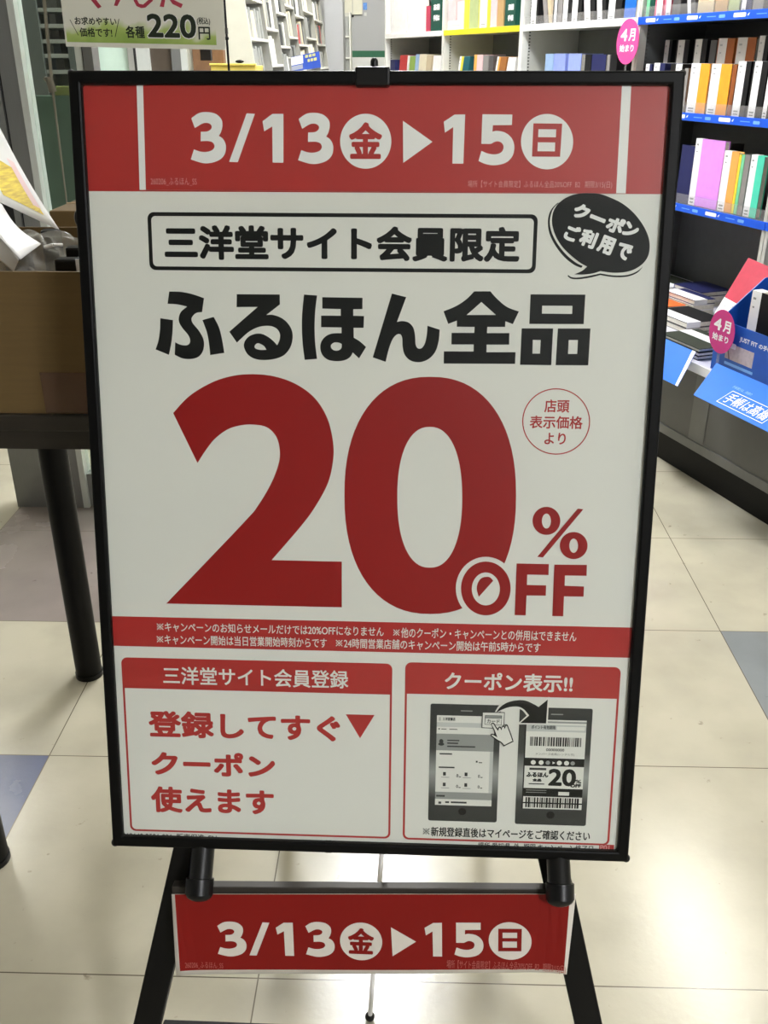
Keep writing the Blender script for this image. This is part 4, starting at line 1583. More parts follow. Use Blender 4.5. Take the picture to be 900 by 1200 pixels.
MB().tube(s4[0] + V((0, .004, -.004)), V((bcx(s4[0].z) - .02, SSY + .004, s4[0].z - .004)), .003, shelf_grey, seg=8).build('bracket', ss)

# pillar and the short bookcase beyond it
PYR = 8.75
a, b = at_y(381, 40, PYR).x, at_y(402, 40, PYR).x
structure(MB().box((a, PYR, 0), (b, PYR + .25, CH), wall_grey).build('wall_pillar'))
SBY = 9.15
xa, xb_ = at_y(393, 50, SBY).x, at_y(411, 50, SBY).x
sb = thing('short_bookcase', ((xa + xb_) / 2, SBY + .1, 0), 'narrow white bookcase between the grey pillar and the back wall', 'bookcase')
m_ = MB()
m_.box((xa, SBY + .18, 0), (xb_, SBY + .2, at_y(400, 14, SBY).z), shelf_grey)
m_.box((xa, SBY, 0), (xa + .012, SBY + .18, at_y(400, 14, SBY).z), shelf_white)
m_.box((xb_ - .012, SBY, 0), (xb_, SBY + .18, at_y(400, 14, SBY).z), shelf_white)
m_.build('carcass', sb)
for yy in (42, 67, 92):
    z = at_y(400, yy, SBY).z
    MB().box((xa + .0125, SBY, z - .012), (xb_ - .0125, SBY + .179, z), shelf_white).build('shelf_board', sb)
    for k, kind in enumerate(('dark', 'white', 'grey')):
        x = xa + .015 + k * .036
        o = MB().box((x, SBY + .02, z + .0003), (x + .031, SBY + .15, z + .15), bk_mats[kind]).build('paperback')
        tag(o, ('black', 'white', 'grey')[k] + ' book in the narrow white bookcase beside the pillar', 'book', kind + ' books in the narrow bookcase')

# notice board and blue note on the back wall
nb = thing('notice_board', at_y(415, 10, WB - .02), 'white gridded notice board high on the grey back wall', 'notice board')
a, b = at_y(402, 17, WB - .02), at_y(424.5, 16, WB - .02)
m_ = MB()
m_.box((a.x, WB - .02, a.z), (b.x, WB - .002, a.z + .42), cream)
brd = m_.build('board', nb, 0.002)
m_ = MB()
for k in (0.5,):
    m_.box((a.x + (b.x - a.x) * k - .003, WB - .0215, a.z), (a.x + (b.x - a.x) * k + .003, WB - .0205, a.z + .42), grey_ink)
m_.box((a.x, WB - .0215, a.z + .13), (b.x, WB - .0205, a.z + .136), grey_ink)
m_.box((a.x, WB - .0215, a.z + .27), (b.x, WB - .0205, a.z + .276), grey_ink)
m_.build('grid_lines', brd)
a = at_y(412.5, 18.5, WB - .02)
tag(MB().box((a.x - .018, WB - .012, a.z - .012), (a.x + .018, WB - .0002, a.z + .008), plastic_black).build('wall_switch', None, .002), 'small dark box on the back wall under the notice board', 'switch')
a, b = at_y(425.5, 11.5, WB - .02), at_y(430, 3, WB - .02)
tag(MB().box((a.x, WB - .004, a.z), (b.x, WB - .0005, b.z), mat('blue note paper', (84, 134, 206), .5, var=.2, scale=40)).build('blue_note'), 'small blue note on the back wall beside the notice board', 'note')
a, b = at_y(426.5, 18.5, WB - .02), at_y(429.5, 14.5, WB - .02)
tag(MB().box((a.x, WB - .004, a.z), (b.x, WB - .0005, b.z), pale_ink).build('paper_note'), 'tiny pale note under the blue note on the back wall', 'note')

# ================================================================== RIGHT: run of shelving bays
SD = V((-0.3579, 0.9338, 0)).normalized()        # along the run, away from the camera
SR = V((SD.y, -SD.x, 0))                         # into the shelves
UPZ = V((0, 0, 1))


def SHP(s, q, z):
    return SD * s + SR * q + UPZ * z


def shx(x, y, q):
    """pixel -> (s, z) on the upright plane at depth q of the run"""
    P_ = on_plane(x, y, SR * q, SR)
    return P_.dot(SD), P_.z


def shz(x, y, z):
    P_ = at_z(x, y, z)
    return P_.dot(SD), P_.dot(SR)


def sblock(mb, s0, s1, q0, q1, z0, z1, m):
    mb.obox(SHP(s1, q0, z0), SD * (s0 - s1), SR * (q1 - q0), UPZ * (z1 - z0), m)


QF, QB, QD = 2.09, 2.37, 1.73                     # shelf front, back panel, deck front
DECK = 0.352
LEV = [0.697, 0.985, 1.279]
edges = [5.905, 5.005, 4.125, 3.22, 2.405, 1.505]
bay_info = [('white shelving bay at the far end of the run before the back wall', shelf_white, back_grey, sheet_white),
            ('white shelving bay with a yellow strip along its shelf edge', shelf_white, back_grey, yellow_strip),
            ('white shelving bay of pale blue boxed books and white banded planners', shelf_white, back_grey, sheet_white),
            ('shelving bay with bright blue price rails and rows of planners', shelf_grey, back_dark, blue_rail),
            ('shelving bay nearest the camera holding the blue counter display', shelf_grey, back_dark, blue_rail)]
bays = []
for k, (lab, um, bm_, rm) in enumerate(bay_info):
    s1, s0 = edges[k] - .001, edges[k + 1] + .001
    b_ = thing('shelving_bay', SHP((s0 + s1) / 2, (QD + QB) / 2, 0), lab, 'shelving')
    bays.append(b_)
    for sa in (s0, s1 - .0145):
        m_ = MB()
        sblock(m_, sa, sa + .0145, QF, QF + .03, DECK + .001, 1.95, shelf_white if k < 3 else shelf_grey)
        sblock(m_, sa + .003, sa + .0115, QF + .03, QB - .0005, DECK + .001, 1.95, shelf_grey if k < 3 else back_dark)
        for z in [.95 + .0125 * j for j in range(50)]:                   # slots in the side panels
            qs = QF + .033
            if sa == s0:
                sblock(m_, sa + .0115, sa + .0121, qs, qs + .008, z, z + .005, slot_dark)
            else:
                sblock(m_, sa + .0024, sa + .003, qs, qs + .008, z, z + .005, slot_dark)
        m_.build('upright', b_)
    m_ = MB()
    sblock(m_, s0, s1, QB, QB + .012, DECK + .001, 1.95, bm_)
    m_.build('back_panel', b_)
    for z in LEV + [1.72]:
        m_ = MB()
        sblock(m_, s0 + .015, s1 - .015, QF + .004, QB - .001, z - .018, z, shelf_white if k < 3 else back_dark)
        brd = m_.build('shelf_board', b_, .001)
        m_ = MB()
        sblock(m_, s0 + (.0005 if k >= 3 else .015), s1 - (.0005 if k >= 3 else .015), QF - .004, QF - .0005, z - .023, z + .0015, rm if (z > 1.2 or k > 2) else shelf_white)
        rail = m_.build('price_rail', brd, .0006)
        if k >= 3 and z < 1.5:                                               # white tickets and pale marks on the blue rail
            I = Ink(SHP(s1, QF - .0041, z - .023), -SD, UPZ, -SR)
            n = 0
            x = .03 + .02 * (k % 2)
            while x < (s1 - s0) - .1:
                I.poly(rounded(x, .0065, x + .058, .0185, .004), sheet_white, 1)
                a = x + .064
                I.poly([(a, .010), (a + .006, .009), (a + .011, .0175), (a + .004, .0150)], sheet_white, 1)
                I.rect(x + .105, .011, x + .15, .0135, blue_pale, 1)
                I.poly(rounded(x + .165, .007, x + .195, .0165, .003), blue_pale, 1)
                x += .235
            I.build('rail_tickets', brd)
    # base with deck
    m_ = MB()
    sblock(m_, s0, s1, QD, QD + .018, .128, DECK - .019, base_grey)
    sblock(m_, s0, s1, QD - .004, QD + .02, .10, .1275, base_light)
    m_.build('base_panel', b_, .001)
    m_ = MB()
    for sa in (s1 - (2.405 - shx(820, 485, QD)[0]) - .035, ):
        sblock(m_, sa, sa + .07, QD - .0015, QD - .0002, .129, DECK - .026, base_light)
    m_.build('base_strip', b_)
    m_ = MB()
    sblock(m_, s0, s1, QD + .0005, QB - .001, DECK - .018, DECK, deck_mat)
    m_.build('deck', b_, .001)
    m_ = MB()
    sblock(m_, s0, s1, QD - .006, QD - .0005, DECK - .024, DECK + .002, sheet_white)
    m_.build('deck_rail', b_)
    m_ = MB()
    sblock(m_, s0, s1, QB - .03, QB - .0005, .05, DECK - .019, base_grey)
    m_.build('base_back', b_)
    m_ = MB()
    sblock(m_, s0, s1, QD + .024, QD + .036, 0, .0995, leg_black)  # black board added to stand for the shade under the base
    m_.build('shade_board', b_)
    for sa in (s0 + .02, s1 - .06):
        for qa in (QD + .10, QB - .08):
            m_ = MB()
            sblock(m_, sa, sa + .04, qa, qa + .03, 0, .10, base_light)
            sblock(m_, sa, sa + .04, qa, qa + .03, .10, DECK - .0185, base_grey)
            m_.build('foot', b_)

# clear acrylic lips on the planner shelves
for (k, z, q) in ((3, LEV[0], QF + .004), (3, LEV[1], QF + .004), (3, LEV[2], QF + .004), (2, LEV[2], QF + .006)):
    s1, s0 = edges[k] - .02, edges[k + 1] + .02
    m_ = MB()
    sblock(m_, s0, s1, q, q + .0016, z + .0018, z + .033, lip_clear)
    m_.build('acrylic_lip', bays[k])

# ---- books
COLS = dict(navy=(38, 42, 88), red=(196, 64, 64), green=(140, 168, 84), skyblue=(150, 178, 214), cream=(226, 216, 190), white=(238, 236, 236), orange=(244, 164, 50), teal=(32, 96, 106), lilac=(226, 150, 244), pinkish=(226, 192, 196),
            grey=(140, 136, 134), brown=(160, 104, 54), periwinkle=(146, 162, 230), black=(22, 22, 24), sage=(170, 182, 132), yellow=(242, 222, 70), tan=(184, 150, 104), darkgreen=(20, 74, 62), mint=(84, 214, 182), amber=(240, 172, 88),
            crimson=(186, 66, 92), blue=(24, 104, 202), dimgrey=(84, 82, 82), rose=(214, 110, 132), rust=(150, 84, 42), beige=(196, 180, 150), palegreen=(120, 200, 150), darkolive=(52, 58, 46), vermilion=(238, 106, 46), redpink=(186, 40, 66))


def bmat(cn_):
    return mat('cover ' + cn_, COLS[cn_], 0.55, var=0.05, scale=40, spec=0.25)


def planner(sA, sB, z0, z1, q, dep, col, label, band=None, lean=0.0, group=None, name='planner', bandcol=None, cat='book', notext=False):
    """standing book: s from sA (left in the picture, far) to sB (near); cover, page block and, if band=(f0,f1), a white paper band over that part of its face"""
    lo, hi = min(sA, sB), max(sA, sB)
    wd_ = hi - lo
    t = thing(name, SHP((lo + hi) / 2, q + dep / 2, z0), label, cat, group)

    def B(mb, a0, a1, d0, d1, e0, e1, m):
        def pt(a, d, e):
            return SHP(hi - a - lean * (e - z0), d, e)
        P_ = [pt(a, d, e) for e in (e0, e1) for d in (d0, d1) for a in (a0, a1)]
        mb.add(P_, [(0, 2, 3, 1), (4, 5, 7, 6), (0, 1, 5, 4), (2, 6, 7, 3), (0, 4, 6, 2), (1, 3, 7, 5)], m)
    cm = bmat(col)
    ct = min(.0022, wd_ * .18)
    m_ = MB()
    if wd_ < dep:                       # spine towards the aisle
        B(m_, 0, wd_, q, q + ct, z0, z1, cm)
        B(m_, 0, ct, q + ct, q + dep, z0, z1, cm)
        B(m_, wd_ - ct, wd_, q + ct, q + dep, z0, z1, cm)
        m_.build('cover', t, merge=False)
        m_ = MB()
        B(m_, ct, wd_ - ct, q + ct, q + dep - .004, z0 + .002, z1 - .003, page_mat)
        m_.build('pages', t)
    else:                               # face towards the aisle
        B(m_, 0, wd_, q, q + ct, z0, z1, cm)
        B(m_, 0, wd_, q + dep - ct, q + dep, z0, z1, cm)
        B(m_, 0, ct, q + ct, q + dep - ct, z0, z1, cm)
        m_.build('cover', t)
        m_ = MB()
        B(m_, ct, wd_ - .003, q + ct, q + dep - ct, z0 + .002, z1 - .003, page_mat)
        m_.build('pages', t)
    if band:
        m_ = MB()
        B(m_, wd_ * band[0], wd_ * band[1], q - .0006, q - .0001, z0, z1 + .0004, bandcol or band_white)
        B(m_, wd_ * band[0], wd_ * band[1], q - .0001, q + dep, z1 + .0001, z1 + .0006, bandcol or band_white)
        bd = m_.build('paper_band', t)
        m_ = MB()
        a = wd_ * (band[1] - band[0])
        H_ = z1 - z0
        for (f0, f1, g0, g1) in ((.2, .5, .90, .925), (.25, .45, .80, .82), (.2, .8, .08, .11), (.2, .8, .03, .055)):
            B(m_, wd_ * band[0] + a * f0, wd_ * band[0] + a * f1, q - .0009, q - .0007, z0 + H_ * g0, z0 + H_ * g1, grey_ink)
        m_.build('band_print', bd)
    return t


def on_shelf(px0, px1, ytop, lev, q, dep, col, label, band=None, ymid=None, lean=0.0, zoff=0.0, **kw):
    ym = ymid if ymid is not None else ytop + 4
    sA, _ = shx(px0, ym, q)
    sB, _ = shx(px1, ym, q)
    _, z1 = shx((px0 + px1) / 2, ytop, q)
    z0 = LEV[lev] + .0004 + zoff
    if lean:                            # the picture columns were read at row ym: carry them down to the foot
        _, zm = shx((px0 + px1) / 2, ym, q)
        sA += lean * (zm - z0)
        sB += lean * (zm - z0)
    return planner(sA, sB, z0, z1, q, dep, col, label, band, lean, **kw)


FB = 'in the far end bay'
# far bay, lower row
for (x0, x1, yt, col, lab, ln) in ((457.5, 463, 70, 'navy', 'navy book at the far left of the far end bay', 0), (468.5, 477, 64.5, 'red', 'red book leaning beside the navy one in the far end bay', .22), (477.3, 479.6, 65, 'white', 'thin white book between the red and green ones', .22),
                               (480, 486.3, 66, 'green', 'light green book leaning in the far end bay', .22), (486.6, 490.6, 63.5, 'skyblue', 'pale blue book beside the green one in the far end bay', .22), (491, 499.4, 63.5, 'cream', 'broad cream book in the far end bay', .22),
                               (499.7, 505.4, 65, 'beige', 'beige book right of the broad cream one', .22), (507.5, 517, 65, 'white', 'white and pink book at the right of the far end bay', .22)):
    on_shelf(x0, x1, yt, 1, QF + .008, .12, col, lab, ymid=74, lean=ln, name='book')
# far bay, upper row
on_shelf(458, 476, -14, 2, QF + .008, .02, 'white', 'large white display book at the left of the far end bay', name='book', ymid=20)
on_shelf(477.5, 498.5, -14, 2, QF + .008, .02, 'white', 'large white display book with small pink marks beside the crimson spine', name='book', ymid=20)
on_shelf(499.5, 503.8, 7, 2, QF + .008, .14, 'crimson', 'crimson spine between the white display books and the green box', name='book', ymid=20)
on_shelf(505, 516.8, -14, 2, QF + .008, .14, 'darkgreen', 'dark green boxed book with white lettering in the far end bay', name='boxed_book', ymid=20)
# yellow bay, lower row
for (x0, x1, yt, col, lab, ln, bd) in ((538, 542.5, 66, 'yellow', 'yellow and white book leaning at the left of the yellow bay', .3, (0, .5)), (543, 550, 66, 'teal', 'teal book leaning beside the yellow one', .3, None), (555.5, 558.6, 64, 'amber', 'orange edged book in the middle of the yellow bay', .06, None),
                                   (558.8, 565.5, 64, 'pinkish', 'pale pink book in the middle of the yellow bay', .06, None), (566, 572, 65, 'grey', 'grey book right of the pale pink one', .06, None), (573, 578, 65, 'dimgrey', 'darker grey book right of the grey one', .06, None),
                                   (582, 585.5, 66.5, 'amber', 'orange and white leaning book left of the brown one', .3, (0, .5)), (586, 593, 67, 'brown', 'brown leaning book in the yellow bay', .3, None), (595, 604, 67, 'white', 'white book with a pink mark at the right of the yellow bay', .3, None)):
    on_shelf(x0, x1, yt, 1, QF + .008, .12, col, lab, bd, ymid=74, lean=ln, name='book')
# yellow bay, upper row
for (x0, x1, yt, col, lab, bd) in ((525, 534.5, -14, 'pinkish', 'tall pink beige book at the left above the yellow strip', None), (536, 543, 2, 'white', 'short white book above the yellow strip', None), (544, 549.6, -14, 'yellow', 'thin yellow book above the yellow strip', None),
                               (550, 560.5, -14, 'sage', 'sage green book above the yellow strip', None), (561, 574, -14, 'yellow', 'yellow and white book above the yellow strip', (.1, .75)), (575, 582, -14, 'pinkish', 'pink beige book right of the yellow and white one', None),
                               (582.5, 590, -14, 'tan', 'tan book left of the green boxed one', None), (591.5, 604, -14, 'darkgreen', 'dark green boxed book with white lettering above the yellow strip', None)):
    on_shelf(x0, x1, yt, 2, QF + .014, .12, col, lab, bd, ymid=20, name='boxed_book' if col == 'darkgreen' else 'book')
LQ_ = {507: QF + .0076, 594: QF + .0136}
for (x0, x1) in ((507, 516), (594, 603)):                                       # white characters on the two green boxes
    s0, z0 = shx(x0, 26, LQ_[x0])
    s1, z1 = shx(x1, 3, LQ_[x0])
    own = [o for o in COL.objects if o.name.startswith('boxed_book') and abs(o.location.dot(SD) - (s0 + s1) / 2) < .12][0]
    I = Ink(SHP(s0, LQ_[x0], z0), -SD, UPZ, -SR)
    W_ = s0 - s1
    H_ = z1 - z0
    I.text('手帳は' if x0 < 550 else '手帳', (W_ * .1, H_ * .05, W_ * .95, H_ * .38), sheet_white, 1, .002)
    I.text('高橋', (W_ * .1, H_ * .62, W_ * .95, H_ * .95), sheet_white, 1, .002)
    I.build('cover_print', own)
# small pink card on the yellow bay
a = shx(524.5, 33, QF + .01)
b = shx(540.5, 23.5, QF + .01)
pk = thing('shelf_card', SHP((a[0] + b[0]) / 2, QF + .012, LEV[2]), 'small white and pink card standing above the yellow strip', 'card')
m_ = MB()
sblock(m_, b[0], a[0], QF + .010, QF + .0115, LEV[2] + .002, b[1], sheet_white)
crd_ = m_.build('card', pk)
m_ = MB()
sblock(m_, b[0] + .012, a[0] - .012, QF + .0094, QF + .0099, LEV[2] + .022, b[1] - .022, mat('pale pink ink', (238, 150, 170), .5))
m_.build('card_print', crd_)
# blue bay (third), lower row: boxed books
for (x0, x1, yt, col, lab, nm) in ((639, 648, 63, 'skyblue', 'pale blue boxed book leaning against the left periwinkle one', 'boxed_book'), (649, 662.5, 62.8, 'periwinkle', 'left one of the two periwinkle boxed books', 'boxed_book'), (666, 681, 62.8, 'periwinkle', 'right one of the two periwinkle boxed books', 'boxed_book'),
                               (685.5, 692.5, 63.5, 'black', 'black book between the periwinkle and navy ones', 'book'), (693.5, 710, 64, 'navy', 'navy book right of the periwinkle boxed books', 'book'), (711.5, 714.5, 64, 'grey', 'thin grey book right of the navy one', 'book'), (715.5, 723, 64, 'black', 'black book behind the upper pink oval sign', 'book')):
    on_shelf(x0, x1, yt, 1, QF + .03, .10, col, lab, ymid=72, name=nm)
# third bay, upper row: black planners with white bands
for (x0, x1, yt, col, lab, bd, ln) in ((622.5, 630.5, -14, 'black', 'black planner with a white band at the left end of the third bay', (0, .75), 0), (637, 641, -14, 'grey', 'grey slim planner leaning left at the third bay', None, -.3), (642.5, 646, -14, 'beige', 'beige slim planner leaning beside the grey one', None, -.3),
                                   (648, 652.5, -14, 'dimgrey', 'dark grey slim planner with a white edge in the third bay', (.4, 1), 0), (653.5, 658.5, -14, 'grey', 'upright grey planner in the third bay', None, 0),
                                   (660, 669.5, -14, 'black', 'first upright black planner with a white band right of the grey one', (0, .55), 0), (670.5, 681, -14, 'black', 'second upright black planner with a white band right of the grey one', (0, .6), 0),
                                   (685, 697, -14, 'black', 'black white banded planner leaning left in the third bay', (0, .55), -.2), (700, 710, -14, 'black', 'black white banded planner leaning left beside the blue box', (0, .55), -.2), (713, 728, -14, 'black', 'black planner with a white band beside the blue box', (0, .5), 0)):
    on_shelf(x0, x1, yt, 2, QF + .012, .10, col, lab, bd, ymid=14, lean=ln)
on_shelf(732, 745, -14, 2, QF + .012, .07, 'blue', 'bright blue box with a white outlined mark beside the pink oval', name='blue_box', cat='box', ymid=10)
# blue rail bay, top shelf
for (x0, x1, yt, col, lab, bd, ln) in ((757.5, 761, -14, 'palegreen', 'slim pale green planner right of the bright blue box', None, 0), (761.5, 766.5, -14, 'darkgreen', 'slim dark green planner above the blue rail', None, 0), (767.5, 776.5, -14, 'rose', 'rose planner with a white band above the blue rail, left one', (.25, .95), 0),
                                   (778, 786, -14, 'rose', 'rose planner with a white band above the blue rail, right one', (.35, 1), 0), (788, 797, -14, 'dimgrey', 'dark grey planner above the upper blue rail', None, 0), (806, 815, -14, 'dimgrey', 'dark grey planner leaning left above the upper blue rail', (0, .4), -.25),
                                   (817.5, 836, -14, 'beige', 'beige planner seen through the clear lip of the upper blue rail', None, 0), (837.5, 852, -14, 'tan', 'tan planner seen through the clear lip of the upper blue rail', None, 0), (853.5, 866, -14, 'sage', 'sage planner seen through the clear lip of the upper blue rail', None, 0),
                                   (867.5, 880, -14, 'navy', 'navy planner with a pale band above the upper blue rail', (.1, .5), 0), (881.5, 894, -14, 'grey', 'grey planner above the upper blue rail', None, 0)):
    on_shelf(x0, x1, yt, 2, QF + .012, .10, col, lab, bd, ymid=10, lean=ln)
# blue rail bay, middle shelf, back row
for (x0, x1, yt, col, lab, bd) in ((779, 787, 47, 'black', 'black planner with a grey band at the left of the back row', (0, .6)), (792, 807, 47, 'black', 'wide black planner with a pale band in the back row', (.15, .65)), (813, 828, 46, 'black', 'black planner with a pale band left of the rust ones', (.1, .6)),
                               (832, 839, 47, 'dimgrey', 'dark grey slim planner left of the rust planners', None), (840.5, 860, 45, 'rust', 'left rust planner with a pale band in the back row', (.05, .55)), (862.5, 885, 44, 'rust', 'right rust planner with a pale band in the back row', (.05, .55)),
                               (888, 900, 42, 'black', 'black planner with a pale band at the right of the back row', (.05, .6))):
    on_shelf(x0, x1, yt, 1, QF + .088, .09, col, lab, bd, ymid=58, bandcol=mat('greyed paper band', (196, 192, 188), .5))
# middle shelf, front row
FR = [(757, 764, 75, 'navy', 'navy planner with a white band just above the sign frame, left one', (0, .6)), (766.5, 779, 74, 'navy', 'navy planner with a white band just above the sign frame, right one', (0, .55)),
      (786, 800, 75, 'black', 'black planner with a white band over the corner of the sign', (.45, .95)), (803, 807.3, 80, 'grey', 'pale grey slim planner left of the orange ones', None)]
for (x0, x1, yt, col, lab, bd) in FR:
    on_shelf(x0, x1, yt, 1, QF + .010, .072, col, lab, bd, ymid=80)
for (x0, x1, yt, col, lab, bd) in ((808, 829.5, 74.5, 'orange', 'left one of the two orange planners with white bands', (0, .5)), (832, 855, 75, 'orange', 'right one of the two orange planners with white bands', (0, .47)), (856.5, 861, 76, 'rust', 'slim rust planner right of the orange ones', None),
                               (862.5, 877, 72, 'black', 'black planner with a white band right of the orange ones', (0, .62)), (879.5, 897, 72, 'black', 'black planner with a white band second right of the orange ones', (.12, .6)), (899, 907, 72, 'black', 'black planner with a white band at the right edge of the middle shelf', (0, .6))):
    on_shelf(x0, x1, yt, 1, QF + .010, .072, col, lab, bd, ymid=98)
# lower shelf
for (x0, x1, yt, col, lab, bd, ym, q, dep) in ((796, 812, 170, 'navy', 'dark navy planner beside the sign on the lower shelf', None, 200, QF + .02, .05), (811.5, 845.5, 163.5, 'lilac', 'wide lilac planner with a white band', (0, .22), 200, QF + .02, .02), (848, 853, 168, 'dimgrey', 'slim dark planner behind the lilac one', None, 200, QF + .07, .05),
                                           (846.5, 863.5, 177, 'amber', 'light orange planner with a white band right of the lilac one', (0, .5), 200, QF + .02, .02), (864, 866.5, 181, 'yellow', 'thin yellow planner beside the light orange one', None, 200, QF + .02, .05), (867, 870.5, 181, 'palegreen', 'thin green planner beside the yellow one', None, 200, QF + .02, .05),
                                           (871, 877, 181, 'grey', 'clear grey slim planner left of the mint one', None, 200, QF + .02, .05), (878.5, 894, 182, 'mint', 'mint planner with a white band at the right of the lower shelf', (0, .48), 200, QF + .02, .02)):
    on_shelf(x0, x1, yt, 0, q, dep, col, lab, bd, ymid=ym)

# ---- flat planners on the deck
def flat_planner(s0, s1, q0, q1, z0, th_, col, label, band=None):
    t = thing('planner', SHP((s0 + s1) / 2, (q0 + q1) / 2, z0), label, 'book')
    cm = bmat(col)
    m_ = MB()
    sblock(m_, s0, s1, q0, q1, z0, z0 + .0018, cm)
    sblock(m_, s0, s1, q0, q1, z0 + th_ - .0018, z0 + th_, cm)
    sblock(m_, s1 - .0018, s1, q0, q1, z0 + .0018, z0 + th_ - .0018, cm)
    m_.build('cover', t)
    m_ = MB()
    sblock(m_, s0 + .002, s1 - .0018, q0 + .002, q1 - .002, z0 + .0018, z0 + th_ - .0018, page_mat)
    m_.build('pages', t)
    if band:
        m_ = MB()
        f0, f1 = band
        w_ = q1 - q0
        sblock(m_, s0 - .0005, s1 + .0005, q0 + w_ * f0, q0 + w_ * f1, z0 + th_ + .0001, z0 + th_ + .0006, band_white)
        sblock(m_, s0 - .0006, s0 - .0001, q0 + w_ * f0, q0 + w_ * f1, z0, z0 + th_ + .0006, band_white)
        m_.build('paper_band', t)
    return t


z = DECK + .0004
# rear stacks, far to near
def stack(s0, s1, q0, q1, items, z=DECK + .0004):
    for (th_, col, lab, bd, j) in items:
        flat_planner(s0 + j, s1 + j, q0 + j * .5, q1 + j * .5, z, th_, col, lab, bd)
        z += th_ + .0009


PK = lambda x, y, z: shz(x, y, z)
sb_, qb_ = PK(838, 338, .43)
stack(2.74, 2.90, 2.15, 2.28, [(.020, 'white', 'white planner at the bottom of the rear navy stack', None, .004), (.018, 'white', 'white planner under the top of the rear navy stack', None, -.003), (.016, 'navy', 'plain navy planner lying on top of the rear stack', None, .0)])
stack(2.655, 2.83, 2.06, 2.145, [(.018, 'white', 'white planner under the navy one with a broad white band', None, 0), (.018, 'white', 'second white planner under the navy one with a broad white band', None, -.003), (.016, 'navy', 'navy planner with a broad white band before the rear stack', (0, .62), .0)])
stack(2.92, 3.10, 2.13, 2.28, [(.020, 'black', 'black planner under the dark green one behind the sign edge', None, 0), (.018, 'darkolive', 'dark green planner with a white band beside the sign edge', (0, .42), .0)])
stack(2.685, 2.88, 1.945, 2.05, [(.016, 'white', 'white planner under the orange one on the deck', None, .003), (.016, 'vermilion', 'orange planner lying on the deck beside the sign', None, .0)])
stack(2.47, 2.665, 1.90, 2.045, [(.016, 'grey', 'grey planner under the black one on the deck', None, 0), (.018, 'black', 'black planner with a white band lying in the deck middle', (0, .36), .0)])
stack(2.205, 2.40, 1.752, 1.892, [(.012, 'black', 'black planner at the bottom of the front deck stack', None, .002), (.011, 'black', 'black planner under the green one at the deck front', None, -.002), (.010, 'darkolive', 'dark green planner with a white band at the deck front', (.5, .8), .0)])
rl = tag(MB().obox(SHP(3.19, 2.29, DECK + .0005), SD * -.70, SR * .05, UPZ * .022, mat('pale lilac card', (226, 222, 240), .5)).build('riser_strip', None, .002), 'pale lilac riser strip along the back of the deck', 'riser')

# ---- blue leaflets hanging from the deck front
def hang(pts, qs, m, label, edge=False):
    P_ = []
    for (x, y), q in zip(pts, qs):
        s, z = shx(x, y, q)
        P_.append(SHP(s, q, z))
    P_[1].z, P_[2].z = P_[0].z, P_[3].z            # level edges
    t = thing('hanging_leaflet', (P_[0] + P_[1]) / 2, label, 'leaflet')
    m_ = MB()
    n_ = (P_[1] - P_[0]).cross(P_[3] - P_[0]).normalized()
    if n_.dot(CAM - P_[0]) < 0:
        n_ = -n_
    m_.prism(P_, -n_ * .0016, m)
    o = m_.build('sheet', t)
    return t, o, P_, n_


t, o, P_, n_ = hang([(752, 385), (815, 416.5), (794, 452.5), (752, 432)], (1.718, 1.718, 1.63, 1.63), blue_card, 'plain bright blue leaflet hanging from the deck beside the sign edge')
m_ = MB()
m_.prism([P_[1] + (P_[0] - P_[1]) * .06 + n_ * .0003, P_[1] + n_ * .0003, P_[2] + n_ * .0003, P_[2] + (P_[3] - P_[2]) * .06 + n_ * .0003], n_ * .0005, sheet_white)
m_.build('white_edge', o)
t, o, P_, n_ = hang([(839.5, 425.5), (1000, 498), (1000, 562), (812.7, 462.7)], (1.718, 1.718, 1.60, 1.60), blue_card, 'bright blue leaflet with an outlined white line of lettering hanging at the deck front')
hu = (P_[2] - P_[3]).normalized()
hv = (P_[0] - P_[3]) - hu * (P_[0] - P_[3]).dot(hu)
hv.normalize()
hn = hu.cross(hv).normalized()
I = Ink(P_[3] + hn * .0002, hu, hv, hn)


def HP(x, y):
    d = on_plane(x, y, P_[3], hn) - P_[3]
    return (d.dot(hu), d.dot(hv))


K3 = lambda x, y: HP(765 + x / 6.667, 380 + y / 6.667)
r0, r1, r2 = K3(600, 508), K3(523, 613), K3(850, 778)
X0_, X1_ = (r0[0] + r1[0]) / 2, r2[0]
Yb, Yt = (r1[1] + r2[1]) / 2, r0[1]
I.poly([(X0_, Yb), (X1_, Yb), (X1_, Yt), (X0_, Yt)], sheet_white, 1, [[(X0_ + .0018, Yb + .0018), (X1_ - .0018, Yb + .0018), (X1_ - .0018, Yt - .0018), (X0_ + .0018, Yt - .0018)]])
I.text('手帳は高橋', (X0_ + .009, Yb + .008, X1_ - .008, Yt - .007), sheet_white, 1, .0002)
a = K3(640, 478)
I.text('手帳選びは、高橋の', (a[0], a[1] - .010, a[0] + .075, a[1] + .0), blue_pale, 1)
I.build('leaflet_print', o)

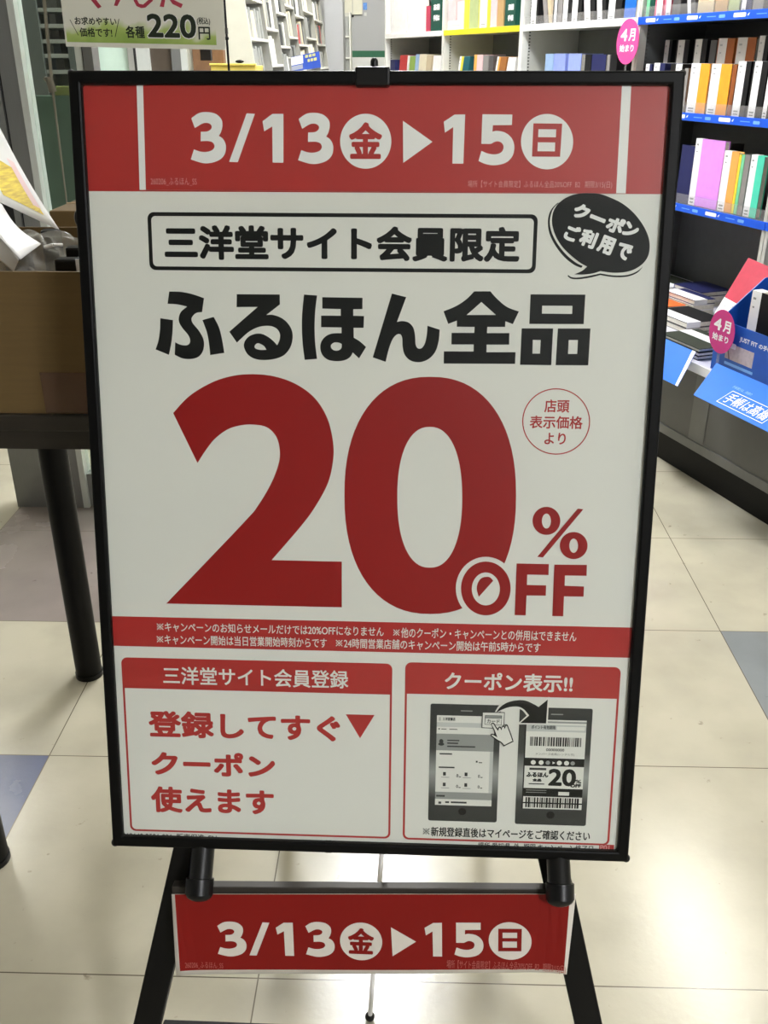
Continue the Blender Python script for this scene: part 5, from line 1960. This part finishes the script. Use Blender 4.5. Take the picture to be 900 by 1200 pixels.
# ---- pink oval signs
def oval(cx, cy, q, rs, rz, m, label, foot_z):
    s, z = shx(cx, cy, q)
    t = thing('oval_sign', SHP(s, q, foot_z), label, 'sign', None)
    m_ = MB()
    m_.prism([SHP(s - x, q, z + y) for x, y in ring(0, 0, rs, rz, 48)], SR * .0015, m)
    o = m_.build('oval_card', t)
    I = Ink(SHP(s, q - .0002, z), -SD, UPZ, -SR)
    I.text('4', (-rs * .66, rz * .02, -rs * .06, rz * .56), sheet_white, 1, .0016)
    I.text('月', (rs * .08, rz * .02, rs * .66, rz * .56), sheet_white, 1, .0013)
    I.text('始まり', (-rs * .66, -rz * .45, rs * .62, -rz * .12), sheet_white, 1, .0007)
    I.build('oval_lettering', o)
    m_ = MB()
    m_.obox(SHP(s + .006, q + .0017, foot_z), SD * -.012, SR * .001, UPZ * (z - rz * .6 - foot_z), lip_clear)
    m_.build('stem', t)
    return t


oval(735.3, 48.8, QF - .03, .070, .073, pink, 'upper hot pink oval sign standing before the shelves over the sign', 1.02)
oval(845.5, 388.8, QD - .012, .053, .060, magenta, 'lower magenta oval sign at the deck front', DECK - .02)

# ---- blue counter display with black planners, red book behind
cd_ = thing('counter_display', SHP(1.95, 1.82, DECK), 'blue cardboard counter display tray at the deck front beside the magenta oval', 'display')
m_ = MB()
zb_, zt_, zk_ = DECK + .0025, .497, .60
s_l, s_r = 2.128, 1.66
q0, q1 = QD + .008, QD + .165
sblock(m_, s_r, s_l, q0, q0 + .003, zb_, zt_, blue_deep)
frn = m_.build('front_panel', cd_)
m_ = MB()
m_.prism([SHP(s_l - .003, q0 + .0032, zb_), SHP(s_l - .003, q1, zb_), SHP(s_l - .003, q1, zk_), SHP(s_l - .003, q1 - .02, zk_), SHP(s_l - .003, q0 + .0032, zt_ - .004)], SD * .003, blue_deep)
m_.build('side_panel', cd_)
m_ = MB()
sblock(m_, s_r, s_l - .0035, q1 - .003, q1, zb_, zk_, blue_deep)
m_.build('rear_panel', cd_)
m_ = MB()
sblock(m_, s_r, s_l - .0035, q0 + .0035, q1 - .0035, zb_, zb_ + .003, blue_deep)
m_.build('tray_floor', cd_)
I = Ink(SHP(s_l, q0 - .0002, zb_), -SD, UPZ, -SR)


def FP(x, y):
    s, z = shx(x, y, q0)
    return (s_l - s, z - zb_)


def frect(x0, x1, yt, yb):
    a, b = FP(x0, yt), FP(x1, yt + (x1 - x0) * .42)
    c_ = FP(x0, yb)
    return (a[0], c_[1], b[0], a[1])


I.text('JUST FIT', frect(867.5, 888, 394.5, 401.5), sheet_white, 1, .0004)
I.text('の手帳', frect(890, 905, 402.5, 409), sheet_white, 1, .0004)
x0, y0, x1, y1 = frect(852, 884, 401, 420)
I.rect(x0, y0, x1, y1, mat('photo print beige', (196, 180, 178), .5, var=.12, scale=90), 1)
I.poly([(x0, y1), (x0 + .004, y1), (x0 + .022, y0), (x0 + .016, y0)], mat('photo print brown', (120, 100, 96), .5), 2)
I.poly(rounded(x0 + .012, y1 - .012, x0 + .04, y1 + .003, .004), sheet_white, 2)
x0, y0, x1, y1 = frect(849, 882, 422.5, 426)
I.rect(x0, y0, x1, y1, blue_pale, 1)
I.build('display_print', frn)


def in_tray(x0, x1, yt, q, dep, col, label, band):
    sA, _ = shx(x0, 370, q)
    sB, _ = shx(x1, 370, q)
    _, z1 = shx((x0 + x1) / 2, yt, q)
    return planner(sA, sB, zb_ + .0035, z1, q, dep, col, label, band)


in_tray(877.5, 920, 345, QD + .06, .03, 'black', 'black planner with a white band standing in the blue counter display', (0, .27))
# red book leaning behind the tray
P_ = []
for (x, y, q) in ((877, 302, 2.06), (933, 326, 2.06), (893, 392, 1.925), (837, 368, 1.925)):
    s, z = shx(x, y, q)
    P_.append(SHP(s, q, z))
rb = thing('red_book', (P_[2] + P_[3]) / 2, 'red planner with a white printed band leaning behind the blue counter display', 'book')
n_ = (P_[1] - P_[0]).cross(P_[3] - P_[0]).normalized()
if n_.dot(CAM - P_[0]) < 0:
    n_ = -n_
m_ = MB()
m_.prism(P_, -n_ * .002, bmat('redpink'))
cvr = m_.build('cover', rb)
m_ = MB()
m_.prism([p_ - n_ * .0022 for p_ in P_], -n_ * .010, page_mat)
m_.build('pages', rb)
m_ = MB()
lo0, lo1 = P_[3] + (P_[0] - P_[3]) * .30, P_[2] + (P_[1] - P_[2]) * .22
m_.prism([p_ + n_ * .0002 for p_ in (lo0, lo1, P_[2], P_[3])], n_ * .0004, band_white)
bd = m_.build('paper_band', rb)
bu = (P_[2] - P_[3]).normalized()
bv = (P_[0] - P_[3]) - bu * (P_[0] - P_[3]).dot(bu)
bv.normalize()
I = Ink(P_[3] + n_ * .0007, bu, bv, n_)
I.text('ビジネス手帳', (.012, .034, .085, .046), dark_ink, 1)
I.rect(.014, .018, .07, .021, pkp, 1)
I.build('band_print', bd)
# stack of planners that carries the red book
zz = min(P_[2].z, P_[3].z) - .014
sr_ = (P_[2].dot(SD) + P_[3].dot(SD)) / 2
flat_planner(sr_ - .12, sr_ + .07, 1.91, 2.08, DECK + .0004, max(.02, zz - DECK - .001), 'grey', 'thick grey planner under the leaning red one')

bpy.data.objects.remove(_to)
